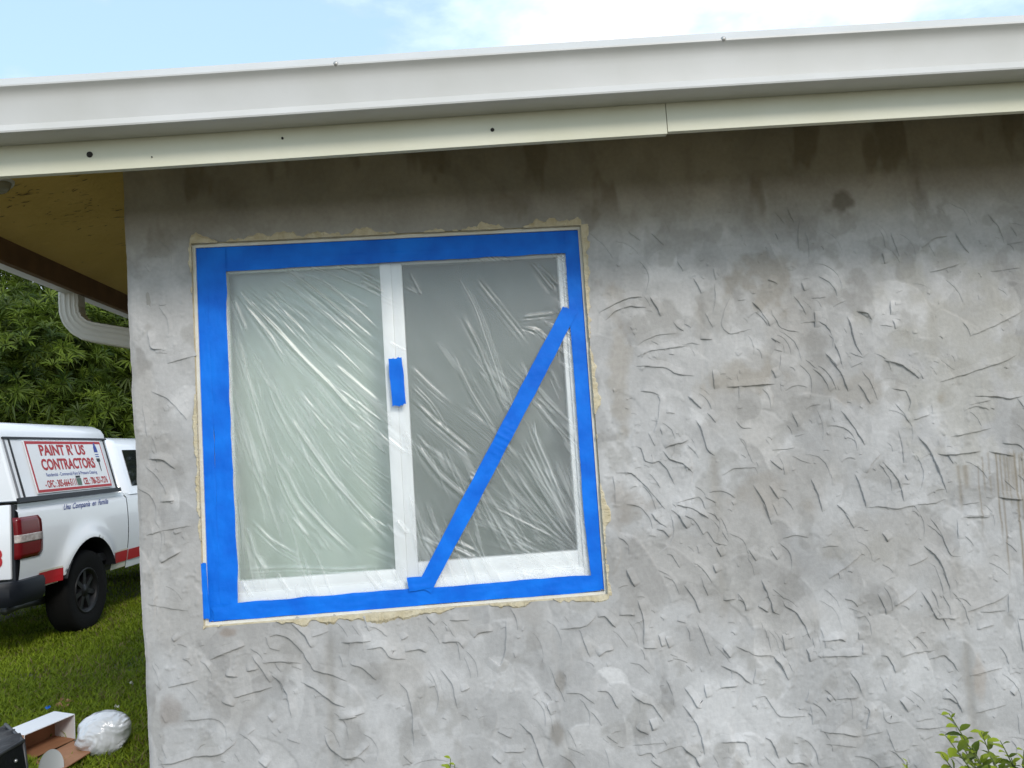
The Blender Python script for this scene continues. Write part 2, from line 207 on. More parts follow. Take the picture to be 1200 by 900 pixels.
# ------------------------------------------------------------------ house
house = tag(empty('house', (1.5, 2.5, 0)), 'single storey house with freshly trowelled grey stucco wall and white eave', 'house')
HP = np.array([1.5, 2.5, 0.])
def hp(o): o.location = Vector(o.location)-Vector(HP); return o      # children are modelled in world metres
OX0, OX1, OZ0, OZ1 = -.688, .686, .963, 2.275                        # stucco opening
M_stucco = attr_mat('grey_stucco', .86, bump=.0011, bscale=110, vary=.06, spec=.25)
def build_wall():
    st = .004
    xs = np.concatenate([np.arange(-.915, 2.47, st), np.linspace(2.5, 6.0, 60)]); zs = np.concatenate([[-.05, .1, .2], np.arange(.25, 2.6, st), [2.63, 2.68, 2.74]])
    nx, nz = len(xs), len(zs); X, Z = np.meshgrid(xs, zs)
    H = (fbm(X, Z, 2.0, 3, 1)-.5)*.010+(fbm(X, Z, 9., 3, 2)-.5)*.003
    def win(x0, x1, z0, z1):
        return slice(max(0, np.searchsorted(zs, z0)), np.searchsorted(zs, z1)), slice(max(0, np.searchsorted(xs, x0)), np.searchsorted(xs, x1))
    S = np.zeros(X.shape); r = np.random.default_rng(3)
    top = lambda z: np.interp(z, [2.12, 2.28], [1, .28])
    for k in range(1500):                                            # trowel passes: each leaves a flat patch with a lip on its right edge
        cx, cz = r.uniform(-1, 2.55), r.uniform(.2, 2.6); a = r.uniform(.05, .19); b = r.uniform(.03, .10); th = r.normal(.32, .4)
        s = win(cx-a-b, cx+a+b, cz-a-b, cz+a+b)
        if s[0].stop-s[0].start < 6 or s[1].stop-s[1].start < 6: continue
        x = X[s]-cx; z = Z[s]-cz; c_, s_ = math.cos(th), math.sin(th)
        u = x*c_+z*s_; v = -x*s_+z*c_
        e = np.sqrt((u/b)**2+(v/a)**2)+.22*(fbm(X[s], Z[s], 22, 3, k % 50)-.5)
        d = (1-e)*b; rs = sstep(-.1, .7, (u/b+.25*v/a)/(e+.05))
        al = rs*sstep(0, .003, d)+(1-rs)*sstep(0, .05, d)
        h0 = float(np.mean(H[s])); pl = h0+.0006*r.normal()+u*r.normal(.004, .019)+v*r.normal(0, .012)
        lip = r.uniform(.0002, .0014)*rs*np.exp(-np.clip(d, 0, 9)/.007)*(fbm(X[s], Z[s], 30, 2, k % 37) > .45)
        H[s] += top(cz)*al*(.72*(pl-H[s])+lip)
        S[s] += top(cz)**.5*al*.85*(r.normal(0, .095)-S[s])
    LIPS = [(P, .0014+.0040*r.beta(1.6, 1.8)) for P in traced(RIDGES, 0.)]; NTR = len(LIPS)
    for k in range(1150):                                            # fainter lips between the traced ones: long trowel arcs and short nicks
        cx, cz = r.uniform(-.86, 2.6), r.uniform(.2, 2.30)
        if OX0-.05 < cx < OX1+.05 and OZ0-.05 < cz < OZ1+.03: continue
        if k < 300: ln = r.uniform(.05, .15); th = r.normal(-1.05, .28); cv = r.normal(-1.6, .8)/.12*ln; a0 = r.uniform(.0006, .0022)
        else: ln = r.lognormal(-3.9, .6); th = r.choice([-1.15, -1.0, .1, .25, -.6])+r.normal(0, .3); cv = r.normal(-.35, .3); a0 = r.uniform(.0005, .0020)
        f = np.linspace(-.5, .5, 7); g_ = f*f*cv*(1 if k >= 300 else .35)
        LIPS.append((np.stack([cx+ln*(f*math.cos(th)-g_*math.sin(th)), cz+ln*(f*math.sin(th)+g_*math.cos(th))], 1), a0))
    for k, (P, A0) in enumerate(LIPS):                               # plaster pushed up behind each lip
        m = .06; s = win(P[:, 0].min()-m, P[:, 0].max()+m, P[:, 1].min()-m, P[:, 1].max()+m)
        if s[0].stop-s[0].start < 3 or s[1].stop-s[1].start < 3: continue
        q, sd_, t = polydist(X[s], Z[s], P)
        A = .55*A0*sstep(0, .2, t)*sstep(0, .2, 1-t)*top(P[:, 1].mean())
        H[s] += A*np.where(sd_ < 0, np.exp(-q/.030), np.exp(-(q/.003)**2))
    crumb = np.clip(fbm(X, Z, 60, 3, 9)-.62, 0, 1)*sstep(.5, .62, fbm(X, Z, 3.0, 3, 10))
    H += crumb*.012*np.minimum(1, np.maximum(.15, (2.3-Z)*4))
    for xq in (1.094, 1.943, .50, -.28):                             # block joints telegraph through
        H -= .0022*np.exp(-((X-xq-.012*(fbm(X, Z, 5, 3, 4)-.5))/.012)**2)*sstep(.42, .6, fbm(X, Z, 6, 3, 5+int(xq*10)))
    H -= .004*np.exp(-((X+.915)/.01)**2)
    # colour
    c = np.ones(X.shape+(3,))*np.array([.412, .404, .397])
    n1 = fbm(X, Z, 1.7, 5, 11); n2 = fbm(X, Z, 5.5, 4, 12); n3 = fbm(X, Z, 14, 4, 13)
    def mixc(cc, f): c[:] = c*(1-f[..., None])+np.array(cc)*f[..., None]
    mixc([.520, .512, .508], .5*sstep(.46, .62, n2*.6+n3*.4))
    mixc([.352, .330, .305], .5*sstep(.54, .66, n1*.75+fbm(X, Z, 8, 4, 14)*.25))
    mixc([.29, .278, .26], .5*sstep(.58, .70, fbm(X, Z, 11, 4, 15)))
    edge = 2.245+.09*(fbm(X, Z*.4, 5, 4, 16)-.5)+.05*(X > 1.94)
    mixc([.31, .29, .25], .6*sstep(-.05, .07, Z-edge))           # browner, darker tone above an uneven line near the wall top
    for xq, wq in ((1.094, .02), (1.943, .022), (.505, .018), (-.275, .018)):
        mixc([.28, .262, .235], .6*np.exp(-((X-xq-.02*(fbm(X, Z, 4, 3, 17)-.5))/wq)**2)*sstep(.40, .60, fbm(X, Z, 5, 3, 18+int(10*xq))))
    c[:] = c*(1+S)[..., None]
    colm = (fbm(X, Z*.15, 3.2, 2, 19)-.5); c[:] = c*(1+.22*colm)[..., None]
    def blot(u, v, ru, rv, cc, f, sd=0):
        p = aty(u, v, 0); q = np.hypot((X-p[0])/ru, (Z-p[2])/rv)+2.6*(fbm(X, Z, 14, 4, 30+sd)-.5)
        mixc(np.array(cc)*1.3, .8*f*sstep(1.4, .4, q))
    blot(986, 235, .045, .04, [.09, .075, .055], .85, 1)
    blot(652, 855, .02, .05, [.15, .135, .115], .8, 3); blot(656, 800, .018, .03, [.15, .135, .115], .7, 4)
    blot(900, 330, .10, .10, [.215, .195, .165], .8, 5); blot(870, 440, .13, .05, [.235, .210, .175], .7, 6); blot(1100, 468, .03, .03, [.21, .165, .11], .7, 7)
    blot(1010, 455, .10, .09, [.24, .218, .19], .65, 8); blot(1130, 420, .25, .3, [.285, .27, .235], .6, 9); blot(900, 580, .12, .06, [.25, .225, .195], .5, 10)
    blot(735, 590, .06, .07, [.24, .215, .19], .7, 11); blot(725, 430, .035, .2, [.25, .225, .19], .7, 12); blot(265, 742, .03, .015, [.2, .16, .13], .8, 13)
    blot(1030, 640, .12, .06, [.26, .245, .22], .6, 14); blot(200, 832, .04, .04, [.2, .17, .15], .6, 15); blot(1148, 800, .02, .06, [.30, .255, .215], .6, 16); blot(560, 740, .06, .02, [.2, .185, .165], .6, 17)
    blot(690, 250, .03, .06, [.13, .11, .08], .5, 18); blot(590, 240, .06, .03, [.16, .14, .11], .4, 20); blot(260, 225, .09, .04, [.16, .14, .11], .35, 21)
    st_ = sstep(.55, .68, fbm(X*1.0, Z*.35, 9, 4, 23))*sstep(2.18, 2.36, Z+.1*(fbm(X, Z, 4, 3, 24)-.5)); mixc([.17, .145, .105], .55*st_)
    for (u0, v0, v1, wd, f) in ((1122,545,600,.006,.5),(1130,545,575,.01,.6),(1150,535,580,.003,.6),(1157,530,585,.003,.5),(1166,530,640,.003,.8),(1171,530,690,.003,.7),(1176,532,590,.004,.6),(1180,535,600,.003,.6),(1184,530,580,.012,.5),(1188,530,760,.0035,.9),(1193,532,620,.003,.7),(1197,530,680,.005,.7),(1203,530,700,.006,.7),(1211,530,640,.005,.7),(1145,545,630,.0025,.5),(1220,530,700,.006,.6)):
        p0, p1 = aty(u0, v0, 0), aty(u0+(v1-v0)*.085, v1, 0); zz = (p0[2]-Z)/(p0[2]-p1[2])
        xc = p0[0]+(p1[0]-p0[0])*zz+.006*(fbm(X*0+u0, Z, 12, 3, 40)-.5)
        mixc([.22, .185, .135], f*np.exp(-((X-xc)/(wd*1.2))**2)*sstep(-.02, .02, zz)*sstep(1.05, .7, zz))
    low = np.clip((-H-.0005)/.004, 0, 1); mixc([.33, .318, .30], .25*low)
    H[:] = H
    # corner edge leans and is ragged
    zsr = zs; jag = .006*(fbm(zsr*0, zsr, 18, 4, 21)-.5)+.010*(fbm(zsr*0, zsr, 3, 2, 22)-.5)
    xl = np.interp(zsr, [.25, .52, 2.54], [-.872, -.877, -.912])+jag
    XX = X.copy(); blend = np.clip(1-(X+.915)/.09, 0, 1); XX += (xl[:, None]+.915)*blend
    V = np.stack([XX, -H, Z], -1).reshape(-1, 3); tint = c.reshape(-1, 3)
    idx = np.arange(nx*nz).reshape(nz, nx)
    Q = np.stack([idx[:-1, :-1], idx[:-1, 1:], idx[1:, 1:], idx[1:, :-1]], -1)
    xc = (xs[:-1]+xs[1:])/2; zc = (zs[:-1]+zs[1:])/2
    inside = ((xc[None] > OX0) & (xc[None] < OX1)) & ((zc[:, None] > OZ0) & (zc[:, None] < OZ1))
    Q = Q[~inside].reshape(-1, 4)
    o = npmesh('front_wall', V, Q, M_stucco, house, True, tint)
    V, F, TC = [], [], []; K = 6
    for k, (P, A0) in enumerate(LIPS):
        seg = np.linalg.norm(np.diff(P, axis=0), axis=1); cum = np.concatenate([[0], np.cumsum(seg)]); n = max(5, int(cum[-1]/.0045)); sp_ = np.linspace(0, cum[-1], n)
        px_, pz_ = np.interp(sp_, cum, P[:, 0]), np.interp(sp_, cum, P[:, 1])
        sw = fbm(sp_*0+k*3.7, sp_, 45, 3, 71); px_ = px_+.006*(sw-.5); pz_ = pz_+.005*(fbm(sp_, sp_*0+k*1.3, 50, 3, 72)-.5)
        d = np.gradient(np.stack([px_, pz_], 1), axis=0); d /= np.linalg.norm(d, axis=1)[:, None]+1e-9; nr = np.stack([d[:, 1], -d[:, 0]], 1)
        dd = P[-1]-P[0]; n0 = np.array([dd[1], -dd[0]])
        if n0 @ np.array([-.6, -1]) < 0: nr = -nr
        f = sp_/cum[-1]; am = A0*np.minimum(1, np.minimum(f, 1-f)/.16)**.7*(.35+1.3*fbm(sp_*0+k*.7, sp_, 38, 2, 73))*(.35+.65*top(P[:, 1].mean()))
        base = len(V); wdl = .030 if k < NTR else .022
        for i in range(n):
            a = am[i]
            for q, h in ((-wdl, -.0008), (-wdl*.42, a*.45), (-.003, a*.90), (.0002, a), (.0018, a*.40), (.0022, -.0022)):
                x, z = px_[i]+nr[i, 0]*q, pz_[i]+nr[i, 1]*q
                ii, jj = min(nz-1, np.searchsorted(zs, z)), min(nx-1, np.searchsorted(xs, x))
                xo = x+(xl[ii]+.915)*max(0, min(1, 1-(x+.915)/.09)); V.append((xo, -(H[ii, jj]+h), z)); TC.append(c[ii, jj])
        for i in range(n-1):
            for q in range(K-1): F.append((base+i*K+q, base+i*K+K+q, base+i*K+K+q+1, base+i*K+q+1))
    lp_ = npmesh('trowel_ridges', np.array(V), np.array(F), M_stucco, o, True, np.array(TC)); lp_['kind'] = 'stuff'
    return o
wall = hp(build_wall())
wall['label'] = 'grey cement stucco wall with curved trowel ridges'
M_plain = mat('plain_stucco', (.30, .29, .27), .9, var=.12, vscale=6, bump=.003, bscale=70)
hp(box('side_wall', -.866, -.70, .004, 6, -.05, 2.70, M_plain, house))
hp(box('back_wall', -.69, 6, 5.8, 6, -.05, 2.70, M_plain, house))
hp(box('end_wall', 5.9, 6.0, .02, 5.79, -.05, 2.70, M_plain, house))
M_cream = mat('old_cream_paint', (.50, .42, .27), .8, c2=(.62, .55, .40), vscale=25, bump=.004, bscale=90)
# window reveal (old painted stucco edge) and its crumbs
bm = bmesh.new(); d0, d1 = .0015, .075; t = .05
for x0, x1, z0, z1 in ((OX0-t, OX0+.003, OZ0-t, OZ1+t), (OX1-.003, OX1+t, OZ0-t, OZ1+t), (OX0+.003, OX1-.003, OZ1-.003, OZ1+t), (OX0+.003, OX1-.003, OZ0-t, OZ0+.003)): bbox(bm, x0, x1, .006, d1, z0, z1)
hp(bm_obj('window_reveal', bm, M_cream, house))
def crumbs():
    V, F = [], []; r = np.random.default_rng(5)
    ring = []
    for (a, b, nrm, w0, thr) in (((OX0, OZ1), (OX1, OZ1), (0, 1), .026, .42), ((OX1, OZ1), (OX1, OZ0), (1, 0), .020, .42), ((OX1, OZ0), (OX0, OZ0), (0, -1), .020, .42), ((OX0, OZ0), (OX0, OZ1), (-1, 0), .010, .48)):
        n = int(np.hypot(b[0]-a[0], b[1]-a[1])/.005); ss = np.linspace(0, 1, n); px_ = a[0]+(b[0]-a[0])*ss; pz = a[1]+(b[1]-a[1])*ss
        wd = np.clip(fbm(px_+a[0], pz, 7, 2, 51)*.62+fbm(px_, pz, 32, 3, 52)*.38-thr, 0, .3)/.16*w0
        base = len(V)
        for i in range(n):
            h = .003+.005*float(fbm(np.array(px_[i]), np.array(pz[i]), 50, 2, 53))
            for q, hh in ((-.004, .0), (-.003, h), (wd[i]*.6, h*.8+.002*r.random()), (wd[i], -.001)):
                V.append((px_[i]+nrm[0]*q+.0006*r.normal(), -hh+.001, pz[i]+nrm[1]*q+.0006*r.normal()))
        for i in range(n-1):
            if wd[i] < .0008 and wd[i+1] < .0008: continue
            for k in range(3): F.append((base+i*4+k, base+i*4+4+k, base+i*4+5+k, base+i*4+1+k))
    return mesh('old_paint_edge', V, F, M_cream, house)
hp(crumbs())
M_caulk = mat('pale_caulk', (.66, .62, .53), .7, c2=(.72, .70, .64), vscale=18, bump=.002, bscale=80)
bm = bmesh.new()
for x0, x1, z0, z1 in ((OX0+.0031, -.674, .975, 2.26), (.674, OX1-.0031, .975, 2.26), (OX0+.0031, OX1-.0031, 2.26, OZ1-.0031), (OX0+.0031, OX1-.0031, OZ0+.0031, .975)): bbox(bm, x0, x1, .010, .060, z0, z1)
hp(bm_obj('caulk_bead', bm, M_caulk, house))

# ------------------------------------------------------------------ window
M_white = mat('white_vinyl', (.86, .865, .87), .35, var=.02, vscale=10)
def fres(t_, f0, f1):            # Schlick-like, the same from both sides of a thin sheet
    lw = t_.nodes.new('ShaderNodeLayerWeight'); lw.inputs[0].default_value = .5; pw = t_.nodes.new('ShaderNodeMath'); pw.operation = 'POWER'; pw.inputs[1].default_value = 4
    ma = t_.nodes.new('ShaderNodeMath'); ma.operation = 'MULTIPLY_ADD'; ma.inputs[1].default_value = f1; ma.inputs[2].default_value = f0
    t_.links.new(lw.outputs['Facing'], pw.inputs[0]); t_.links.new(pw.outputs[0], ma.inputs[0]); return ma
M_glass = bpy.data.materials.new('window_glass'); M_glass.use_nodes = True
_t = M_glass.node_tree; _t.nodes.remove(_t.nodes['Principled BSDF']); _a = _t.nodes.new('ShaderNodeBsdfTransparent'); _a.inputs[0].default_value = (.905, .945, .925, 1)
_g = _t.nodes.new('ShaderNodeBsdfGlossy'); _g.inputs['Roughness'].default_value = .22; _m = _t.nodes.new('ShaderNodeMixShader'); _lw = fres(_t, .06, .7)
_t.links.new(_lw.outputs[0], _m.inputs[0]); _t.links.new(_a.outputs[0], _m.inputs[1]); _t.links.new(_g.outputs[0], _m.inputs[2]); _t.links.new(_m.outputs[0], _t.nodes['Material Output'].inputs[0])
M_screen = bpy.data.materials.new('insect_mesh'); M_screen.use_nodes = True
_t = M_screen.node_tree; _p = _t.nodes['Principled BSDF']; _p.inputs['Base Color'].default_value = (.10, .11, .11, 1); _p.inputs['Roughness'].default_value = .6
_a = _t.nodes.new('ShaderNodeBsdfTransparent'); _m = _t.nodes.new('ShaderNodeMixShader'); _m.inputs[0].default_value = .5
_t.links.new(_a.outputs[0], _m.inputs[1]); _t.links.new(_p.outputs[0], _m.inputs[2]); _t.links.new(_m.outputs[0], _t.nodes['Material Output'].inputs[0])
M_blind = mat('blind_cloth', (.66, .67, .62), .9, var=.04, vscale=3)
WX0, WX1, WZ0, WZ1 = -.675, .675, .974, 2.261
bm = bmesh.new()
bbox(bm, WX0, -.60, .031, .12, WZ0, WZ1); bbox(bm, .612, WX1, .031, .12, WZ0, WZ1); bbox(bm, -.60, .612, .032, .12, 2.195, WZ1); bbox(bm, -.60, .612, .032, .12, WZ0, 1.062)
window = hp(bm_obj('window', bm, M_white, house, True, .002)); window['label'] = 'white framed sliding window'
def wp(o): o.location = (0, 0, 0); return o
def sash(x0, x1, z0, z1, y0, y1, wl, wr, wb, wt):
    bm = bmesh.new(); bbox(bm, x0, x0+wl, y0, y1, z0, z1); bbox(bm, x1-wr, x1, y0, y1, z0, z1); bbox(bm, x0+wl, x1-wr, y0+.001, y1, z0, z0+wb); bbox(bm, x0+wl, x1-wr, y0+.001, y1, z1-wt, z1)
    return wp(bm_obj('sash_frame', bm, M_white, window, True, .002))
sash(-.600, -.004, 1.062, 2.195, .036, .075, .02, .040, .038, .02)
sash(-.004, .612, 1.062, 2.195, .040, .098, .038, .016, .056, .02)
hp_glass = []
for x0, x1, y in ((-.58, -.044, .058), (.034, .596, .080)):
    wp(box('pane', x0+.001, x1-.001, y, y+.004, 1.095, 2.176, M_glass, window))
sc_o = wp(mesh('insect_screen', [(.034, .066, 1.118), (.596, .066, 1.118), (.596, .066, 2.175), (.034, .066, 2.175)], [(0, 1, 2, 3)], M_screen, window))
V, F = [], []
nb = 120
for i in range(nb+1):
    x = -.66+1.32*i/nb; y = .19+.004*math.sin(i*.55)+.003*math.sin(i*.21+1)
    V += [(x, y, 1.0), (x, y, 2.24)]
    if i: F.append((2*i-2, 2*i, 2*i+1, 2*i-1))
wp(mesh('blind', V, F, M_blind, window, smooth=True))
hp(box('lining_panel', -.80, .80, .30, .32, .90, 2.35, M_plain, house))

# ------------------------------------------------------------------ plastic film
M_film = bpy.data.materials.new('plastic_film'); M_film.use_nodes = True
t = M_film.node_tree; t.nodes.remove(t.nodes['Principled BSDF'])
A = t.nodes.new('ShaderNodeAttribute'); A.attribute_name = 'tint'
tr = t.nodes.new('ShaderNodeBsdfTransparent'); tr.inputs[0].default_value = (.97, .98, .975, 1)
gl = t.nodes.new('ShaderNodeBsdfGlossy'); gl.inputs['Roughness'].default_value = .34; gl.inputs[0].default_value = (.95, .95, .95, 1)
df = t.nodes.new('ShaderNodeBsdfDiffuse'); df.inputs[0].default_value = (.9, .91, .9, 1); tl = t.nodes.new('ShaderNodeBsdfTranslucent'); tl.inputs[0].default_value = (.9, .91, .9, 1)
m1 = t.nodes.new('ShaderNodeMixShader'); m1.inputs[0].default_value = .35; t.links.new(df.outputs[0], m1.inputs[1]); t.links.new(tl.outputs[0], m1.inputs[2])
m2 = t.nodes.new('ShaderNodeMixShader'); t.links.new(A.outputs['Fac'], m2.inputs[0]); t.links.new(tr.outputs[0], m2.inputs[1]); t.links.new(m1.outputs[0], m2.inputs[2])
mu = fres(t, .060, .8)
m3 = t.nodes.new('ShaderNodeMixShader'); t.links.new(mu.outputs[0], m3.inputs[0]); t.links.new(m2.outputs[0], m3.inputs[1]); t.links.new(gl.outputs[0], m3.inputs[2])
t.links.new(m3.outputs[0], t.nodes['Material Output'].inputs[0])
def build_film():
    st = .0027; xs = np.arange(-.60, .640, st); zs = np.arange(1.01, 2.20, st); X, Z = np.meshgrid(xs, zs)
    Y = np.full(X.shape, .024); fold = np.full(X.shape, .11)
    # broad tension waves radiating from the upper left, as in the photograph
    ang = np.arctan2(2.2-Z, X+.62); rr = np.hypot(X+.62, 2.2-Z)
    wave = np.sin(ang*70+2*fbm(X, Z, 3, 2, 60))*np.exp(-((ang-.75)/.35)**2)
    Y += .0010*wave*sstep(.02, .3, rr)*(X < .02)
    ang2 = np.arctan2(Z-1.08, .64-X); Y += .0010*np.sin(ang2*60+3*fbm(X, Z, 4, 2, 61))*np.exp(-((ang2-.9)/.4)**2)*sstep(.75, .1, np.hypot(X-.64, Z-1.08))
    Y += .004*(fbm(X, Z, 7, 3, 62)-.5)+.0012*(fbm(X+.4*Z, Z*.3, 40, 3, 63)-.5)
    r = np.random.default_rng(8)
    for k, P in enumerate(traced(FOLDS, .024)):
        for j in range(4):
            Pk = P+(r.normal(0, .013, 2) if j else 0); m = .035
            s = slice(np.searchsorted(zs, Pk[:, 1].min()-m), np.searchsorted(zs, Pk[:, 1].max()+m)), slice(np.searchsorted(xs, Pk[:, 0].min()-m), np.searchsorted(xs, Pk[:, 0].max()+m))
            if s[0].stop-s[0].start < 3 or s[1].stop-s[1].start < 3: continue
            wob = .003*(fbm(X[s], Z[s], 10, 2, k)-.5)
            q, sg, tq = polydist(X[s]+wob, Z[s]-wob, Pk)
            f = sstep(0, .25, tq)*sstep(0, .25, 1-tq)*(1 if j == 0 else .6)*(.6+.8*fbm(X[s], Z[s], 9, 2, k+3))
            wdt = r.uniform(.0018, .0036) if r.random() < .75 else r.uniform(.004, .0075)
            Y[s] -= f*r.uniform(.25, .75)*wdt*(np.exp(-(q/wdt)**2)-.45*np.exp(-((q-2*wdt)/wdt)**2))
            fold[s] += f*r.uniform(.06, .30)*np.exp(-(q/(wdt*.6))**2)
    # milkier towards lower left and along taped edges, where it is bunched up
    fold += .05*sstep(.5, .7, fbm(X+.5*Z, Z, 6, 3, 64))
    for dist in (X+.577, 2.175-Z, .615-X, Z-1.036): fold += .10*np.exp(-np.clip(dist, 0, 9)/.018)*fbm(X, Z, 20, 2, 65)
    lf = sstep(.03, -.02, X)
    for cx, cz, fr, k1, w_ in ((-.74, 2.42, 46, 1.2, lf), (-.30, 2.6, 60, 1.0, 1-lf), (.70, .98, 34, 1.4, (1-lf)*sstep(.8, .25, np.hypot(X-.70, Z-.98)))):
        an = np.arctan2(Z-cz, X-cx); ra = np.hypot(X-cx, Z-cz)
        rd = 1-np.abs(2*fbm(an*fr/3.1, ra*k1, 3.1, 2, int(fr))-1); pk = sstep(.80, .985, rd)*sstep(.40, .62, fbm(X+.6*Z, Z, 4.5, 2, 66+int(fr)))*w_
        fold += .20*pk; Y -= .0012*pk
    Y = np.minimum(Y, .0285)
    V = np.stack([X, Y, Z], -1).reshape(-1, 3); n = np.arange(X.size).reshape(X.shape)
    Q = np.stack([n[:-1, :-1], n[:-1, 1:], n[1:, 1:], n[1:, :-1]], -1).reshape(-1, 4)
    fo = np.clip(fold, 0, .8).reshape(-1, 1)
    return npmesh('plastic_sheet', V, Q, M_film, None, True, np.repeat(fo, 3, 1))
tag(build_film(), 'clear wrinkled plastic masking film taped over the window', 'plastic film')

# ------------------------------------------------------------------ blue tape
M_tape = mat('blue_tape', (.001, .125, .64), .55, c2=(.003, .185, .80), vscale=9, bump=.0022, bscale=30, spec=.22)
def tape(path, w0, label, y=.0185, seed=0, wav=.0045, group='blue masking tape strips on the window', wr=0.):
    P = np.array([(p[0], p[1]) if len(p) == 2 else p for p in path], float); r = np.random.default_rng(seed)
    seg = np.linalg.norm(np.diff(P, axis=0), axis=1); cum = np.concatenate([[0], np.cumsum(seg)]); n = max(6, int(cum[-1]/.008)); s = np.linspace(0, cum[-1], n)
    cx, cz = np.interp(s, cum, P[:, 0]), np.interp(s, cum, P[:, 1]); d = np.gradient(np.stack([cx, cz], 1), axis=0); d /= np.linalg.norm(d, axis=1)[:, None]; nr = np.stack([d[:, 1], -d[:, 0]], 1)
    m = 9; V, F = [], []
    for i in range(n):
        for k in range(m):
            wi = w0 if not hasattr(w0, '__len__') else float(np.interp(s[i]/cum[-1], np.linspace(0, 1, len(w0)), w0))
            u = (k/(m-1)-.5)*wi
            e = .0034*(float(fbm(np.array(s[i]), np.array(seed+.5), 12, 3, seed))-.5)*2*(k/(m-1)*2-1)
            wob = .0020*(float(fbm(np.array(s[i]), np.array(u*6+seed), 7, 2, seed+3))-.5)
            wy = wav*(float(fbm(np.array(s[i]*1.0), np.array(u*22), 16, 3, seed+9))-.5)+wr*math.exp(-((s[i]/cum[-1]-.47)/.05)**2)*math.sin(s[i]*150)
            ragg = .002*r.normal() if i in (0, n-1) else 0
            V.append((cx[i]+nr[i, 0]*(u+e+wob)+d[i, 0]*ragg, y-abs(wy)-.0004*(k not in (0, m-1)), cz[i]+nr[i, 1]*(u+e+wob)+d[i, 1]*ragg))
    for i in range(n-1):
        for k in range(m-1): a = i*m+k; F.append((a, a+m, a+m+1, a+1))
    nv = len(V); V += [(x, yy+.0006, z) for x, yy, z in V]; F += [tuple(nv+q for q in f[::-1]) for f in F[:]]
    o = mesh('tape_strip', V, F, M_tape, None, None, True); return tag(o, label, 'tape', group)
tape([(-.671, 2.223), (.672, 2.223)], .075, 'wide blue tape strip along the top of the window', .0185, 1)
tape([(-.62, 2.192), (.655, 2.198)], .040, 'narrow blue tape strip overlapping below the top strip', .0165, 2)
tape([(-.655, 2.259), (-.655, .977)], .042, 'outer blue tape strip down the window jamb beside the house corner', .0170, 3)
tape([(-.605, 2.258), (-.6045, 2.10), (-.608, 2.06), (-.606, 1.6), (-.604, 1.2), (-.606, .985)], [.062, .062, .056, .058, .064, .060], 'inner blue tape strip down the window jamb beside the house corner', .0150, 4)
tape([(.649, 2.255), (.648, 1.96), (.649, 1.5), (.648, 1.2), (.654, .982)], [.050, .052, .050, .054, .040], 'blue tape strip down the window jamb where the diagonal strip starts', .0160, 5)
tape([(-.660, 1.005), (.66, 1.006)], .058, 'blue tape strip along the bottom of the window', .0145, 6)
tape([(-.681, 1.175), (-.676, .99)], .022, 'short blue tape scrap stuck to the stucco at the lower window corner', .0005, 7)
D0, D1 = aty(668, 363, .012), aty(497, 690, .012)
dm = lambda f: tuple((D0+(D1-D0)*f)[[0, 2]])
tape([dm(0), dm(.5), dm(1)], .056, 'long diagonal blue tape strip across the plastic film', .0105, 8, .0035, wr=.004)
a, b = aty(455, 448, .02), aty(476, 447, .02)
p0, p1 = aty(463, 420, .02), aty(468, 475, .02)
tape([(p0[0], p0[2]), (p1[0], p1[2])], .048, 'short blue tape patch stuck on the middle window post', .0125, 9)
p0, p1 = aty(478, 685, .01), aty(505, 682, .01)
tape([(p0[0], p0[2]), (p1[0], p1[2])], .045, 'small folded blue tape tab at the foot of the diagonal strip', .0080, 10)

# ------------------------------------------------------------------ eave: gutter, fascia, soffit, roof
M_gutter = mat('gutter_paint', (.515, .500, .465), .46, c2=(.565, .55, .525), vscale=3.5, bump=.0016, bscale=5, detail=10)
M_fascia = mat('fascia_paint', (.62, .60, .46), .6, c2=(.68, .66, .53), vscale=3, bump=.0006, bscale=60)
M_dark = mat('dark_hole', (.02, .017, .014), .9)
M_soffit = mat('ochre_soffit', (.62, .42, .11), .9, c2=(.70, .48, .14), vscale=4, bump=.006, bscale=35)
M_crack = mat('bare_brown_stucco', (.20, .13, .05), .95)
M_brown = mat('brown_timber', (.16, .085, .035), .85, var=.15, vscale=9)
def eave(x):                                                          # fascia face y, eave z offset at x
    f = (x+1.11)/3.14; return -.40-.10*f, .030*f
GP = [(.0, .150), (.0, .0), (.078, .0), (.086, .003), (.087, .008), (.0685, .033), (.0685, .038), (.0695, .075), (.0715, .095), (.073, .108), (.0765, .119), (.082, .128), (.088, .1335), (.091, .137), (.0905, .142), (.066, .173), (.058, .173), (.060, .160), (.074, .142), (.064, .120), (.062, .034), (.010, .010), (.008, .150)]
def extrude(name, prof, stations, fn, m, parent, caps=True, smooth=True):
    V, F = [], []; k = len(prof)
    for s in stations: V += [fn(s, o, z) for o, z in prof]
    for i in range(len(stations)-1):
        for j in range(k): F.append((i*k+j, i*k+(j+1) % k, (i+1)*k+(j+1) % k, (i+1)*k+j))
    if caps: F.append(tuple(range(k))); F.append(tuple((len(stations)-1)*k+j for j in range(k))[::-1])
    me = bpy.data.meshes.new(name); me.from_pydata([tuple(map(float, v)) for v in V], [], F); me.update()
    bm = bmesh.new(); bm.from_mesh(me); bmesh.ops.recalc_face_normals(bm, faces=bm.faces); bm.to_mesh(me); bm.free()
    o = link(name, me, m, parent); me.shade_smooth()
    try: me.set_sharp_from_angle(angle=rad(27))
    except Exception: pass
    return o
ZG = 2.484
fr_fn = lambda zb, k=1.: (lambda s, o, z: (s, eave(s)[0]-o, zb+z*(1+.05*(k-1)*(s+1.11))+eave(s)[1]*k+.0025*math.sin(s*1.9)))
hp(extrude('gutter', GP, np.linspace(-1.66, 4.2, 40), fr_fn(ZG, 1.25), M_gutter, house))
